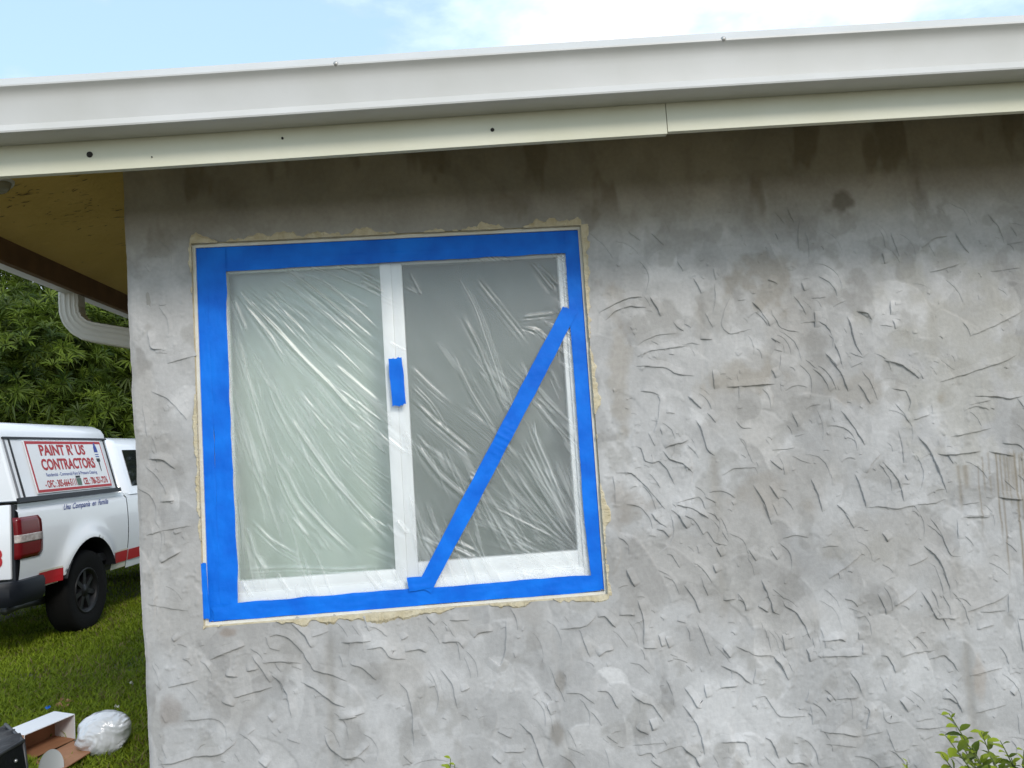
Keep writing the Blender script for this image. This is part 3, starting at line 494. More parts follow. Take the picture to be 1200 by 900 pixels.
for x0, x1, zb in ((-1.58, .8915, 2.393), (.894, 4.2, 2.399)):
    o = hp(extrude('fascia_board', [(-.022, .215), (-.022, 0), (-.001, 0), (-.001, .215)], np.linspace(x0, x1, 12), fr_fn(zb), M_fascia, house))
# nail holes, screws
for u, v, r_ in ((105, 181, .0095), (331, 162, .004), (577, 152, .006), (178, 184, .002)):
    p = aty(u, v, -.40); yy = eave(p[0])[0]; p = aty(u, v, yy)
    bm = bmesh.new(); bmesh.ops.create_cone(bm, cap_ends=True, segments=12, radius1=r_, radius2=r_*.8, depth=.004); bmesh.ops.rotate(bm, verts=bm.verts, matrix=Matrix.Rotation(rad(90), 3, 'X')); bmesh.ops.translate(bm, verts=bm.verts, vec=(p[0], yy-.0012, p[2]))
    hp(bm_obj('nail_hole', bm, M_dark, house))
for u, v in ((394, 72), (847, 43)):
    p = aty(u, v+4, -.52); yy = eave(p[0])[0]-.082; p = aty(u, v+4, yy)
    bm = bmesh.new(); bmesh.ops.create_uvsphere(bm, u_segments=12, v_segments=8, radius=.0085); bmesh.ops.translate(bm, verts=bm.verts, vec=(p[0], yy-.004, p[2]))
    hp(bm_obj('gutter_screw', bm, mat('screw_metal', (.45, .43, .40), .45, .6), house, True))
# side eave
XF = -1.55
sd_fn = lambda zb: (lambda s, o, z: (XF-.029-o*.85, s, zb+z))
hp(extrude('gutter', GP, np.linspace(-.50, 6.4, 8), sd_fn(2.366), M_gutter, house))
hp(box('sub_fascia', XF-.028, XF, -.36, 6.4, 2.358, 2.50, M_brown, house))
zs_side = lambda x: 2.452+(x-XF)*.29
hip0, hip1 = (XF, -.36, 2.452), (-.9, .0, 2.64)
V = [(XF, -.36, 2.452), (-.86, .03, 2.652), (-.86, 6.4, 2.652), (XF, 6.4, 2.452), (4.2, -.52, 2.50), (4.2, .03, 2.655)]
hp(mesh('soffit', V, [(0, 1, 2, 3), (0, 4, 5, 1)], M_soffit, house))
# worn flecks in the soffit stucco, bare brown below the paint
V, F = [], []; r = np.random.default_rng(31)
for k in range(420):
    x = r.uniform(-1.5, -.9); y = -.30+abs(r.normal(.28, .45))
    if fbm(np.array(x), np.array(y), 5, 2, 70) < .46: continue
    ln = r.lognormal(-4.3, .5); w_ = r.uniform(.0008, .0030); a = r.normal(.25, .35); base = len(V)
    for j in range(5):
        f = j/4-.5; ww = w_*(1-abs(2*f)**2)*r.uniform(.6, 1.3)+.0003; cx, cy = x+ln*f*math.cos(a)+r.normal(0, .001), y+ln*f*math.sin(a)+r.normal(0, .0012)
        V += [(cx, cy-ww, zs_side(cx)-.0016), (cx, cy+ww, zs_side(cx)-.0016)]
        if j: F.append((base+2*j-2, base+2*j, base+2*j+1, base+2*j-1))
hp(mesh('worn_flecks', V, F, M_crack, house))['kind'] = 'stuff'
M_roof = mat('roof_shingle', (.10, .09, .08), .9, var=.3, vscale=30, bump=.004, bscale=80)
hp(mesh('roof', [(-1.66, -.46, 2.632), (4.2, -.58, 2.66), (4.2, 3, 3.60), (1.75, 3, 3.60), (-1.66, 6.4, 2.632), (4.2, 6.4, 2.632)], [(0, 1, 2, 3), (0, 3, 4), (3, 2, 5, 4)], M_roof, house))
# downspout with ribbed elbow
def downspout():
    path = [(-1.622, 2.372), (-1.622, 2.30), (-1.618, 2.262), (-1.602, 2.228), (-1.575, 2.200), (-1.548, 2.183), (-1.505, 2.170), (-1.35, 2.135), (-1.10, 2.078), (-.96, 2.045), (-.93, 2.02), (-.918, 1.98), (-.918, 1.0), (-.918, .12)]
    P = np.array(path); pts = []
    for i in range(len(P)-1):
        n = max(1, int(np.linalg.norm(P[i+1]-P[i])/.012)) if i < 10 else 1
        for k in range(n): pts.append(P[i]+(P[i+1]-P[i])*k/n)
    pts.append(P[-1]); pts = np.array(pts); d = np.gradient(pts, axis=0); d /= np.linalg.norm(d, axis=1)[:, None]
    prof = []
    hw, hd = .045, .036                                               # ribbed rectangular section: u in the bend plane, q along y
    for side in range(4):
        for k in range(12):
            f = k/12*2-1; rb = .0028*(1 if k % 3 == 1 else 0)
            prof.append([(f*hw, -hd-rb), (hw+rb, f*hd), (-f*hw, hd+rb), (-hw-rb, -f*hd)][side])
    V, F = [], []; K = len(prof); Y0 = 1.13
    for i, p in enumerate(pts):
        n = np.array([-d[i, 1], d[i, 0]]); bend = .0022*math.sin(i*1.9) if 3 < i < 26 else 0
        for u, q in prof: V.append((p[0]+n[0]*u*(1+bend*12), Y0+q, p[1]+n[1]*u*(1+bend*12)))
    for i in range(len(pts)-1):
        for j in range(K): F.append((i*K+j, i*K+(j+1) % K, (i+1)*K+(j+1) % K, (i+1)*K+j))
    return mesh('downspout', V, F, mat('downspout_paint', (.60, .565, .49), .5, var=.05, vscale=5), house)
hp(downspout())
# soffit lamp
d = ray(-2, 216); tt = np.linspace(2, 5, 3000); pp = CAM+tt[:, None]*d; k = int(np.argmin(np.abs(pp[:, 2]-(2.452+(pp[:, 0]-XF)*.29)))); lp = pp[k]
lamp = tag(empty('soffit_lamp', tuple(lp)), 'round clear glass lamp set in the ochre soffit at the house corner', 'lamp')
M_lampglass = mat('lamp_glass', (.30, .28, .20), .12, spec=.6)
M_ring = mat('lamp_ring', (.62, .60, .54), .4)
prof = [(0, -.032), (.018, -.030), (.030, -.022), (.038, -.008), (.040, .004)]
def lathe(prof, n=24, ax='Z'):
    V, F = [], []
    for r_, z in prof:
        for k in range(n): a = 2*math.pi*k/n; V.append((r_*math.cos(a), r_*math.sin(a), z) if ax == 'Z' else (z, r_*math.cos(a), r_*math.sin(a)))
    for i in range(len(prof)-1):
        for k in range(n): F.append((i*n+k, i*n+(k+1) % n, (i+1)*n+(k+1) % n, (i+1)*n+k))
    return V, F
o = mesh('lamp_glass', *lathe(prof), M_lampglass, lamp, smooth=True); o.rotation_euler = (0, -.28, 0)
o = mesh('ring', *lathe([(.040, .006), (.040, -.006), (.047, -.007), (.052, .002), (.052, .008)]), M_ring, lamp, smooth=True); o.rotation_euler = (0, -.28, 0)

# ------------------------------------------------------------------ pickup truck (local: x right, y forward, z up, origin under the rear axle)
TA = .059; TF = np.array([math.sin(TA), math.cos(TA), 0]); TR = np.array([math.cos(TA), -math.sin(TA), 0])
TO = np.array([-3.505, 4.131, 0])+TF*1.10-TR*1.0
truck = tag(empty('pickup_truck', tuple(TO), -TA), 'white pickup truck with camper shell, red stripe and contractor sign on the lawn', 'truck')
M_paint = mat('white_car_paint', (.80, .81, .83), .25, coat=.6, var=.02, vscale=2)
M_black = mat('black_trim', (.012, .013, .016), .5)
M_bump = mat('dark_bumper', (.006, .0075, .012), .5, spec=.3)
M_tyre = mat('tyre_rubber', (.006, .006, .006), .85, spec=.15, bump=.002, bscale=80)
M_rim = mat('dark_rim', (.008, .008, .009), .45, spec=.3)
M_red = mat('red_vinyl', (.42, .010, .016), .45)
M_lens = mat('red_lens', (.13, .004, .007), .16, spec=.4, c2=(.15, .005, .008), vscale=7)
M_clear = mat('clear_lens', (.34, .28, .26), .2, c2=(.52, .46, .43), vscale=30)
M_glassd = mat('tinted_glass', (.012, .014, .016), .04, spec=.8)
M_blue = mat('blue_vinyl', (.03, .06, .30), .5)
M_sign = mat('sign_white', (.80, .80, .80), .5)
M_creamline = mat('cream_line', (.62, .58, .48), .5)
RW, RZ, RA = .385, .425, .465
def side_x(z): return 1.0-.035*((z-.95)/.38)**2-(.02 if z > 1.24 else 0)
def body_side(name, y0, y1, z0, z1, arch_y, sgn, m, thick=.03, step=.022):
    ny, nz = int((y1-y0)/step)+1, int((z1-z0)/step)+1; ys = np.linspace(y0, y1, ny); zs = np.linspace(z0, z1, nz)
    V = []
    for z in zs:
        for y in ys:
            x = side_x(z); yy, zz = y, z
            if arch_y is not None:
                q = math.hypot(y-arch_y, z-RZ); x += .042*math.exp(-((q-RA)/.10)**2)*(1 if q >= RA else 1)
                if abs(q-RA) < step*.75: yy = arch_y+(y-arch_y)*RA/q; zz = RZ+(z-RZ)*RA/q
            V.append((sgn*x, yy, zz))
    F = []
    for j in range(nz-1):
        for i in range(ny-1):
            cy, cz = (ys[i]+ys[i+1])/2, (zs[j]+zs[j+1])/2
            if arch_y is not None and math.hypot(cy-arch_y, cz-RZ) < RA: continue
            F.append((j*ny+i, j*ny+i+1, (j+1)*ny+i+1, (j+1)*ny+i) if sgn > 0 else (j*ny+i, (j+1)*ny+i, (j+1)*ny+i+1, j*ny+i+1))
    o = mesh(name, V, F, m, truck, smooth=True)
    if arch_y is not None:
        W, G = [], []; n = 28
        for k in range(n+1):
            a = math.pi*(k/n)*.80+.10*math.pi; cy, cz = arch_y-math.cos(a)*RA, RZ+math.sin(a)*RA
            W += [(sgn*1.036, cy, cz), (sgn*.62, cy, cz)]
            if k: G.append((2*k-2, 2*k, 2*k+1, 2*k-1))
        mesh('wheel_arch', W, G, M_black, o, smooth=True)
    return o
for s in (1, -1):
    body_side('bed_side', -1.072, .795, .60, 1.285, 0.0, s, M_paint)
    body_side('cab_side', .81, 4.30, .48, 1.27, 3.52, s, M_paint)
# bed front, floor, underside masses
box('bed_floor', -.95, .95, -1.05, .78, .62, .70, M_black, truck)
box('chassis_frame', -.55, .55, -1.0, 4.1, .42, .60, M_black, truck)
hexa('tailgate', [(-.935, -1.102, .67), (.935, -1.102, .67), (.935, -1.05, .67), (-.935, -1.05, .67), (-.935, -1.107, 1.285), (.935, -1.107, 1.285), (.935, -1.05, 1.285), (-.935, -1.05, 1.285)], M_paint, truck, .012)
tg = truck.children[-1]
box('handle', -.11, .11, -1.122, -1.105, 1.10, 1.17, M_black, tg, .006)
for s in (1, -1): box('corner_post', min(s*.90, s*.962), max(s*.90, s*.962), -1.085, -1.045, .66, 1.284, M_black, truck)
# tail lamps wrap the corner
def lamp_strip(z0, z1, zc0, zc1, s, off, n=14, mz=10):
    V, F = [], []
    zs = np.linspace(z0, z1, mz)
    for z in zs:
        tz = (z-zc0)/(zc1-zc0); endr = .055*max(0, abs(2*tz-1)-.72)**1.6*6
        sx = side_x(z)+off; pth = []
        yb = -1.092-off*.5; L_ = .325-endr
        for k in range(n):
            f = k/(n-1)
            if f < .35: pth.append((sx-.048+.013*f/.35, yb))
            elif f < .6: a = (f-.35)/.25*math.pi/2; pth.append((sx-.035+.035*math.sin(a), yb+.035*(1-math.cos(a))))
            else: pth.append((sx, yb+.035+(L_-.035)*(f-.6)/.4))
        V += [(s*x, y, z) for x, y in pth]
    for j in range(mz-1):
        for i in range(n-1): F.append((j*n+i, j*n+i+1, (j+1)*n+i+1, (j+1)*n+i))
    # back rim gives it depth
    nv = len(V); V += [(x-s*.012, y+.012, z) for x, y, z in V]
    for j in range(mz-1): F += [(j*n+n-1, nv+j*n+n-1, nv+(j+1)*n+n-1, (j+1)*n+n-1)]
    for i in range(n-1): F += [(i, nv+i, nv+i+1, i+1), ((mz-1)*n+i, (mz-1)*n+i+1, nv+(mz-1)*n+i+1, nv+(mz-1)*n+i)]
    return V, F
for s in (1, -1):
    tl_ = mesh('tail_lamp', *lamp_strip(.83, 1.175, .83, 1.175, s, .010), M_lens, truck, smooth=True)
    mesh('reverse_lens', *lamp_strip(.965, 1.030, .83, 1.175, s, .0135), M_clear, tl_, smooth=True)
# bumper
bm = bmesh.new(); n = 18; V = []; prof = [(.0, .66), (.035, .655), (.05, .62), (.045, .56), (.05, .52), (.02, .46), (-.04, .455), (-.04, .66)]
pth = [(-1.02, -.78), (-1.03, -1.10), (-.98, -1.20), (-.85, -1.25), (0, -1.28), (.85, -1.25), (.98, -1.20), (1.03, -1.10), (1.02, -.78)]
V, F = [], []; K = len(prof)
for i, (x, y) in enumerate(pth):
    d = np.array(pth[min(i+1, len(pth)-1)])-np.array(pth[max(i-1, 0)]); d /= np.linalg.norm(d); nn = np.array([d[1], -d[0]])
    V += [(x+nn[0]*(o-.04), y+nn[1]*(o-.04), z) for o, z in prof]
for i in range(len(pth)-1):
    for j in range(K): F.append((i*K+j, (i+1)*K+j, (i+1)*K+(j+1) % K, i*K+(j+1) % K))
F += [tuple(range(K)), tuple((len(pth)-1)*K+j for j in range(K))[::-1]]
bmp = mesh('rear_bumper', V, F, M_bump, truck, smooth=True); bmp.data.set_sharp_from_angle(angle=rad(40))
V, F = tube_mesh([(.72, .1, .36), (.74, -.35, .37), (.76, -.72, .40), (.80, -.98, .40)], .035, 12); mesh('exhaust_pipe', V, F, mat('exhaust_steel', (.12, .12, .12), .5, .8), truck, smooth=True)
# stripes
def strip(name, y0, y1, z0a, z1a, z0b, z1b, m, parent, off=.006, n=10, s=1):
    V, F = [], []
    for k in range(n+1):
        f = k/n; y = y0+(y1-y0)*f; z0 = z0a+(z0b-z0a)*f; z1 = z1a+(z1b-z1a)*f
        for z in (z0, (z0+z1)/2, z1):
            q = math.hypot(y, z-RZ); q2 = math.hypot(y-3.52, z-RZ)
            x = side_x(z)+off+.042*math.exp(-((q-RA)/.10)**2)+.042*math.exp(-((q2-RA)/.10)**2); V.append((s*x, y, z))
        if k:
            b = 3*k; F += [(b-3, b, b+1, b-2), (b-2, b+1, b+2, b-1)]
    return mesh(name, V, F, m, parent)
for s in (1, -1):
    body_side('rocker_panel', -.83, -.47, .545, .612, None, s, M_creamline); body_side('rocker_panel', .49, .795, .50, .612, None, s, M_creamline)
    strip('red_stripe', -.80, -.475, .560, .672, .560, .672, M_red, truck, .008, s=s); strip('white_line', -.80, -.475, .674, .690, .674, .690, M_creamline, truck, .008, s=s)
    strip('red_stripe', .485, .792, .560, .672, .560, .672, M_red, truck, .008, s=s); strip('white_line', .485, .792, .674, .690, .674, .690, M_creamline, truck, .008, s=s)
    strip('red_stripe', .812, 3.0, .560, .672, .560, .672, M_red, truck, .008, s=s)
# wheels
def wheel(x, y, s):
    wl = mesh('wheel', *lathe([(.21, -.09), (.27, -.105), (.345, -.11), (.375, -.095), (.385, -.065), (.385, .065), (.375, .095), (.345, .11), (.27, .105), (.21, .09)], 40, 'X'), M_tyre, truck, (x, y, RW), True)
    V, F = lathe([(.215, -.1), (.215, .095), (.205, .10), (.19, .085), (.175, .04), (.07, .045), (.06, .075), (.0, .08)], 30, 'X')
    rm = mesh('rim', [(a*s, b, c) for a, b, c in V], F, M_rim, wl, smooth=True)
    for k in range(7):
        a = 2*math.pi*k/7; bm = bmesh.new(); bbox(bm, min(s*.03, s*.072), max(s*.03, s*.072), -.022, .022, .05, .205); bmesh.ops.rotate(bm, verts=bm.verts, matrix=Matrix.Rotation(a, 3, 'X')); bm_obj('spoke', bm, M_rim, wl)
for s in (1, -1): wheel(s*.865, .025, s); wheel(s*.865, 3.52, s)
# camper shell: lofted section
SH = [(.985, 1.315), (.955, 1.43), (.845, 1.855), (.838, 1.905), (.805, 1.955), (.735, 1.990), (.55, 2.012), (.30, 2.024), (0, 2.030)]
SY = [-1.085, -1.075, -1.05, .60, .66, .675]; SS = [.975, .992, 1.0, 1.0, .992, .965]
sec = SH+[(-x, z) for x, z in SH[-2::-1]]
V, F = [], []; K = len(sec)
for y, q in zip(SY, SS): V += [(x*q, y, 1.315+(z-1.315)*q) for x, z in sec]
for i in range(len(SY)-1):
    for j in range(K-1): F.append((i*K+j, (i+1)*K+j, (i+1)*K+j+1, i*K+j+1))
F += [tuple(range(K)), tuple((len(SY)-1)*K+j for j in range(K))[::-1]]
shell = mesh('camper_shell', V, F, M_paint, truck, smooth=True); shell.data.set_sharp_from_angle(angle=rad(30))
def sp(s_, y, t_, off):       # point on the sloped side of the shell; t 0..1 from rail to eave
    a = np.array([.985, 1.315]); b = np.array([.838, 1.87]); p = a+(b-a)*t_
    dx = .955-(a+(b-a)*.207)[0] if 0 < t_ < 1 else 0
    nx, nz = .9666, .256
    return (s_*(p[0]+nx*(off+.004)), y, p[1]+nz*(off+.004))
def panel(name, y0, y1, t0, t1, off, m, parent, s_=1, th=.006):
    P = [sp(s_, y0, t0, off-th), sp(s_, y1, t0, off-th), sp(s_, y1, t1, off-th), sp(s_, y0, t1, off-th), sp(s_, y0, t0, off), sp(s_, y1, t0, off), sp(s_, y1, t1, off), sp(s_, y0, t1, off)]
    return hexa(name, P, m, parent)
for s in (1, -1):
    panel('rail_seal', -1.075, .67, -.035, .035, .008, M_black, shell, s, .02)
    panel('eave_trim', -1.06, .655, .945, .975, .012, M_black, shell, s, .02)
    panel('frame_seal', -.985, -.970, .036, .944, .007, M_black, shell, s, .02); panel('frame_seal', .590, .602, .036, .944, .007, M_black, shell, s, .02)
    panel('rear_seal', -1.055, -1.035, .036, .944, .004, mat('grey_seal', (.18, .18, .19), .6), shell, s, .02)
def sign_side(s):
    sg = panel('sign_board', -.80, .50, .065, .915, .014, M_sign, truck, s)
    b0, b1, t0, t1 = -.80, .50, .065, .915
    panel('border', b0+.01, b1-.01, t1-.055, t1-.01, .0155, M_red, sg, s, .002); panel('border', b0+.01, b1-.01, t0+.012, t0+.055, .0155, M_red, sg, s, .002)
    panel('border', b0+.01, b0+.03, t0+.056, t1-.056, .0155, M_red, sg, s, .002); panel('border', b1-.022, b1-.01, t0+.056, t1-.056, .0155, M_red, sg, s, .002)
    return sg
def text(body, parent, O, ux, uy, w_, h_, m, bold=.0, shear=0., name='lettering'):
    c = bpy.data.curves.new('txt', 'FONT'); c.body = body; c.size = 1; c.offset = bold; c.resolution_u = 3; c.shear = shear; c.extrude = .0
    ob = bpy.data.objects.new('txt', c); col.objects.link(ob)
    dg = bpy.context.evaluated_depsgraph_get(); me = bpy.data.meshes.new_from_object(ob.evaluated_get(dg)); bpy.data.objects.remove(ob); bpy.data.curves.remove(c)
    unit = w_ < 0; w_ = abs(w_); me.name = name; n = len(me.vertices); co = np.zeros(n*3); me.vertices.foreach_get('co', co); co = co.reshape(-1, 3)
    mn, mxx = co.min(0), co.max(0); q = (co-mn)/np.maximum(mxx-mn, 1e-6)
    if unit: q[:, 1] = co[:, 1]
    O, ux, uy = map(lambda v: np.array(v, float), (O, ux, uy)); P = O+np.outer(q[:, 0]*w_, ux)+np.outer(q[:, 1]*h_, uy)
    me.vertices.foreach_set('co', P.astype(np.float32).ravel()); me.materials.clear(); me.update()
    return link(name, me, m, parent)
def poly(name, pts, O, ux, uy, m, parent):
    O, ux, uy = map(lambda v: np.array(v, float), (O, ux, uy)); return mesh(name, [O+ux*a+uy*b for a, b in pts], [tuple(range(len(pts)))], m, parent)
UP = np.array([-.256, 0, .9666])
sg = sign_side(1); sign_side(-1); sg['label'] = 'white sign board with red lettering'
def sq(y, t_, off=.0165): return sp(1, y, t_, off)
HT = .574                                       # metres per unit t
text("PAINT R' US", sg, sq(-.60, .665), (0, 1, 0), UP, .76, .19*HT, M_red, .034)
text('CONTRACTORS', sg, sq(-.63, .425), (0, 1, 0), UP, .91, .19*HT, M_red, .034)
text('Residential - Commercial Paint & Pressure Cleaning', sg, sq(-.60, .305), (0, 1, 0), UP, .87, .075*HT, M_blue, .004)
text('- OFC : 305-664-5111', sg, sq(-.66, .14), (0, 1, 0), UP, .51, .125*HT, M_red, .026)
text('CEL : 786-251-7276', sg, sq(-.02, .14), (0, 1, 0), UP, .45, .125*HT, M_red, .026)
M_can = mat('sign_green', (.10, .16, .12), .6); O = sq(-.135, .14); poly('paint_can', [(0, 0), (.075, 0), (.080, .07), (-.005, .07)], O, (0, 1, 0), UP, M_can, sg); poly('can_lid', [(-.008, .075), (.07, .075), (.075, .095), (-.004, .095)], O, (0, 1, 0), UP, M_black, sg)
O = sq(.365, .36)
poly('brush_tip', [(-.035, .20), (.035, .20), (.030, .24), (.005, .305), (-.005, .305), (-.03, .25)], O, (0, 1, 0), UP, M_blue, sg); poly('brush_ferrule', [(-.03, .10), (.03, .10), (.034, .135), (-.034, .135)], O, (0, 1, 0), UP, M_black, sg)
poly('brush_handle', [(-.004, 0), (.006, 0), (.012, .098), (-.010, .098)], O, (0, 1, 0), UP, M_black, sg); poly('brush_band', [(-.034, .150), (.034, .150), (.034, .158), (-.034, .158)], O, (0, 1, 0), UP, M_blue, sg); poly('brush_band', [(-.034, .172), (.034, .172), (.034, .180), (-.034, .180)], O, (0, 1, 0), UP, M_blue, sg)
for wd_, y_, l_ in (('Una', -.40, .115), ('Compania', -.25, .31), ('en', .10, .075), ('Familia', .21, .20)): text(wd_, truck, (side_x(1.2)+.0045, y_, 1.185), (0, 1, 0), (0, 0, 1), -l_, .075, M_blue, .012, .35)
text('-3', tg, (.755, -1.1090, .775), (1, 0, 0), (0, 0, 1), .115, .15, M_red, .02)
# cab greenhouse: a ring of sections from belt to roof
def ring(y0, y1, hx, z, r_=.12, n=6):
    P = []
    for cx, cy, a0 in ((hx-r_, y1-r_, 0), (-hx+r_, y1-r_, 1), (-hx+r_, y0+r_, 2), (hx-r_, y0+r_, 3)):
        for k in range(n): a = (a0+k/(n-1))*math.pi/2; P.append((cx+r_*math.cos(a), cy+r_*math.sin(a), z))
    return P
R_ = [ring(.83, 3.10, .975, 1.25), ring(.84, 2.98, .955, 1.30), ring(.93, 2.30, .77, 1.78), ring(.97, 2.20, .73, 1.845), ring(1.05, 2.08, .62, 1.885)]
K = len(R_[0]); V = sum(R_, []); F = []
for i in range(len(R_)-1):
    for j in range(K): F.append((i*K+j, i*K+(j+1) % K, (i+1)*K+(j+1) % K, (i+1)*K+j))
F.append(tuple((len(R_)-1)*K+j for j in range(K)))
cab = mesh('cab', V, F, M_paint, truck, smooth=True)
def gq(y, z, s): 
    f = (z-1.30)/.48; return (s*(.955+(.77-.955)*f+.006), y, z)
for s in (1, -1):
    mesh('side_window', [gq(1.02, 1.34, s), gq(1.72, 1.34, s), gq(1.70, 1.74, s), gq(1.13, 1.74, s)], [(0, 1, 2, 3)], M_glassd, cab)
    mesh('side_window', [gq(1.78, 1.34, s), gq(2.78, 1.34, s), gq(2.30, 1.74, s), gq(1.76, 1.74, s)], [(0, 1, 2, 3)], M_glassd, cab)
    hexa('mirror', [(s*1.0, 2.55, 1.30), (s*1.20, 2.50, 1.30), (s*1.20, 2.60, 1.30), (s*1.0, 2.65, 1.30), (s*1.0, 2.55, 1.52), (s*1.20, 2.50, 1.52), (s*1.20, 2.60, 1.52), (s*1.0, 2.65, 1.52)], M_black, truck, .02)
    strip('door_seam', 1.745, 1.753, .60, 1.24, .60, 1.24, M_black, truck, .003, 2, s); strip('door_seam', .803, .809, .60, 1.27, .60, 1.27, M_black, truck, -.004, 2, s)
    box('door_handle', min(s*.998, s*1.02), max(s*.998, s*1.02), 1.80, 1.98, 1.08, 1.12, M_paint, truck, .004)
mesh('windscreen', [(-.80, 2.93, 1.34), (.80, 2.93, 1.34), (.68, 2.38, 1.75), (-.68, 2.38, 1.75)], [(0, 1, 2, 3)], M_glassd, cab)
mesh('rear_window', [(-.66, .845, 1.36), (.66, .845, 1.36), (.58, .915, 1.74), (-.58, .915, 1.74)], [(3, 2, 1, 0)], M_glassd, cab)
hexa('bonnet', [(-.96, 3.0, .75), (.96, 3.0, .75), (.94, 4.38, .75), (-.94, 4.38, .75), (-.92, 3.0, 1.27), (.92, 3.0, 1.27), (.86, 4.34, 1.12), (-.86, 4.34, 1.12)], M_paint, truck, .04)
box('grille', -.45, .45, 4.37, 4.41, .72, 1.02, M_black, truck, .01); box('front_bumper', -.98, .98, 4.30, 4.52, .48, .70, M_bump, truck, .03)
for s in (1, -1): box('headlight', min(s*.50, s*.90), max(s*.50, s*.90), 4.33, 4.40, .78, 1.02, M_clear, truck, .02)

# ------------------------------------------------------------------ trees beyond the truck
M_leaf = attr_mat('tree_leaf', .45, trans=.35, spec=.25)
M_bark = mat('bark', (.085, .065, .045), .9, var=.3, vscale=12, bump=.01, bscale=30)
def leaf_blades(C, D, Nn, Ls, Ws, cols, fold=.25, droop=.25):
    """lance-shaped leaves: base C, direction D, normal N, length, width -> verts (5 each), tris (4 each)"""
    D = D/np.linalg.norm(D, axis=1)[:, None]; S = np.cross(D, Nn); S /= np.linalg.norm(S, axis=1)[:, None]+1e-9; Nn = np.cross(S, D)
    L_, W_ = Ls[:, None], Ws[:, None]
    a = C; m = C+D*L_*.45+Nn*W_*-.15; tip = C+D*L_-np.array([0, 0, 1])*L_*droop
    l = C+D*L_*.42+S*W_*.5+Nn*W_*fold; r_ = C+D*L_*.42-S*W_*.5+Nn*W_*fold
    V = np.stack([a, l, m, r_, tip], 1).reshape(-1, 3); b = (np.arange(len(C))*5)[:, None]
    T = np.concatenate([b+np.array([[0, 2, 1]]), b+np.array([[0, 3, 2]]), b+np.array([[1, 2, 4]]), b+np.array([[2, 3, 4]])], 0)
    return V, T, np.repeat(cols, 5, 0)
def tree(x, y, h, crown_z, rx, rz, label, seed, nclus, lsz, cols, group='trees beyond the truck'):
    r = np.random.default_rng(seed)
    root = tag(empty('leafy_tree', (x, y, 0)), label, 'tree', group)
    V, F = [], []
    top = np.array([r.normal(0, .2), r.normal(0, .2), h*.7]); tube_mesh([(0, 0, -.05), (.03, .02, .5), top*.5, top], [.16, .13, .10, .04], 8, V, F)
    blobs = []
    for k in range(11):
        a = r.uniform(0, 2*math.pi); q = r.uniform(.3, .85); c = np.array([rx*q*math.cos(a), rx*q*math.sin(a), crown_z+rz*r.uniform(-.75, .8)])
        blobs.append((c, rx*r.uniform(.35, .6)))
        s0 = top*r.uniform(.3, .9); tube_mesh([s0, (s0+c)/2+r.normal(0, .12, 3), c], [.05, .035, .012], 6, V, F)
    blobs.append((np.array([0, 0, crown_z+rz*.5]), rx*.6))
    mesh('trunk', V, F, M_bark, root, smooth=True)
    C, D, Nn, Ls, Ws, cc = [], [], [], [], [], []
    for k in range(nclus):
        c, rb = blobs[r.integers(len(blobs))]; d = r.normal(size=3); d /= np.linalg.norm(d); rad_ = rb*(1-abs(r.normal(0, .22)))
        p = c+d*rad_*np.array([1, 1, .8]); ax = d+np.array([0, 0, .5])+r.normal(0, .35, 3); ax /= np.linalg.norm(ax)
        tcol = cols[0]+(cols[1]-cols[0])*np.clip(r.beta(1.6, 2.6), 0, 1); nl = r.integers(12, 18)
        t1 = np.cross(ax, [.3, .2, .9]); t1 /= np.linalg.norm(t1); t2 = np.cross(ax, t1)
        for j in range(nl):
            a = 2*math.pi*j/nl+r.normal(0, .2); sp_ = r.uniform(.7, 1.35); dd = ax*math.cos(sp_)+(t1*math.cos(a)+t2*math.sin(a))*math.sin(sp_)
            C.append(p+dd*.02); D.append(dd); Nn.append(ax+r.normal(0, .15, 3)); L0 = lsz*r.uniform(.7, 1.15); Ls.append(L0); Ws.append(L0*.15); cc.append(tcol*r.uniform(.85, 1.15))
    V, T, tc_ = leaf_blades(np.array(C), np.array(D), np.array(Nn), np.array(Ls), np.array(Ws), np.array(cc))
    o = npmesh('crown', V, T, M_leaf, root, False, tc_); o['kind'] = 'stuff'
    return root
G0, G1 = np.array([.020, .042, .005]), np.array([.20, .27, .030])
tree(-6.1, 10.6, 5.2, 2.9, 1.9, 1.7, 'broad leafy tree with drooping leaf clusters right behind the camper shell', 41, 3400, .19, (G0, G1))
tree(-4.0, 11.8, 5.6, 3.0, 1.9, 1.9, 'leafy tree beyond the truck cab, half hidden by the house corner', 42, 2600, .20, (G0, G1))
tree(-8.3, 12.2, 6.0, 3.2, 2.2, 2.2, 'dark leafy tree behind the tree at the camper shell', 43, 2200, .22, (G0*.9, G1*.8))
tree(-6.2, 13.6, 7.4, 4.2, 3.0, 3.0, 'tall dense tree at the back of the lawn', 44, 3200, .26, (G0*.8, G1*.7))
tree(-2.2, 14.0, 6.0, 3.0, 2.4, 2.4, 'dense tree at the back of the lawn behind the house', 45, 1500, .22, (G0*.8, G1*.7))
tree(-9.0, 16.6, 10, 6.2, 3.6, 3.8, 'tallest dark tree rising behind the hedge', 47, 3000, .30, (G0*.8, G1*.7))
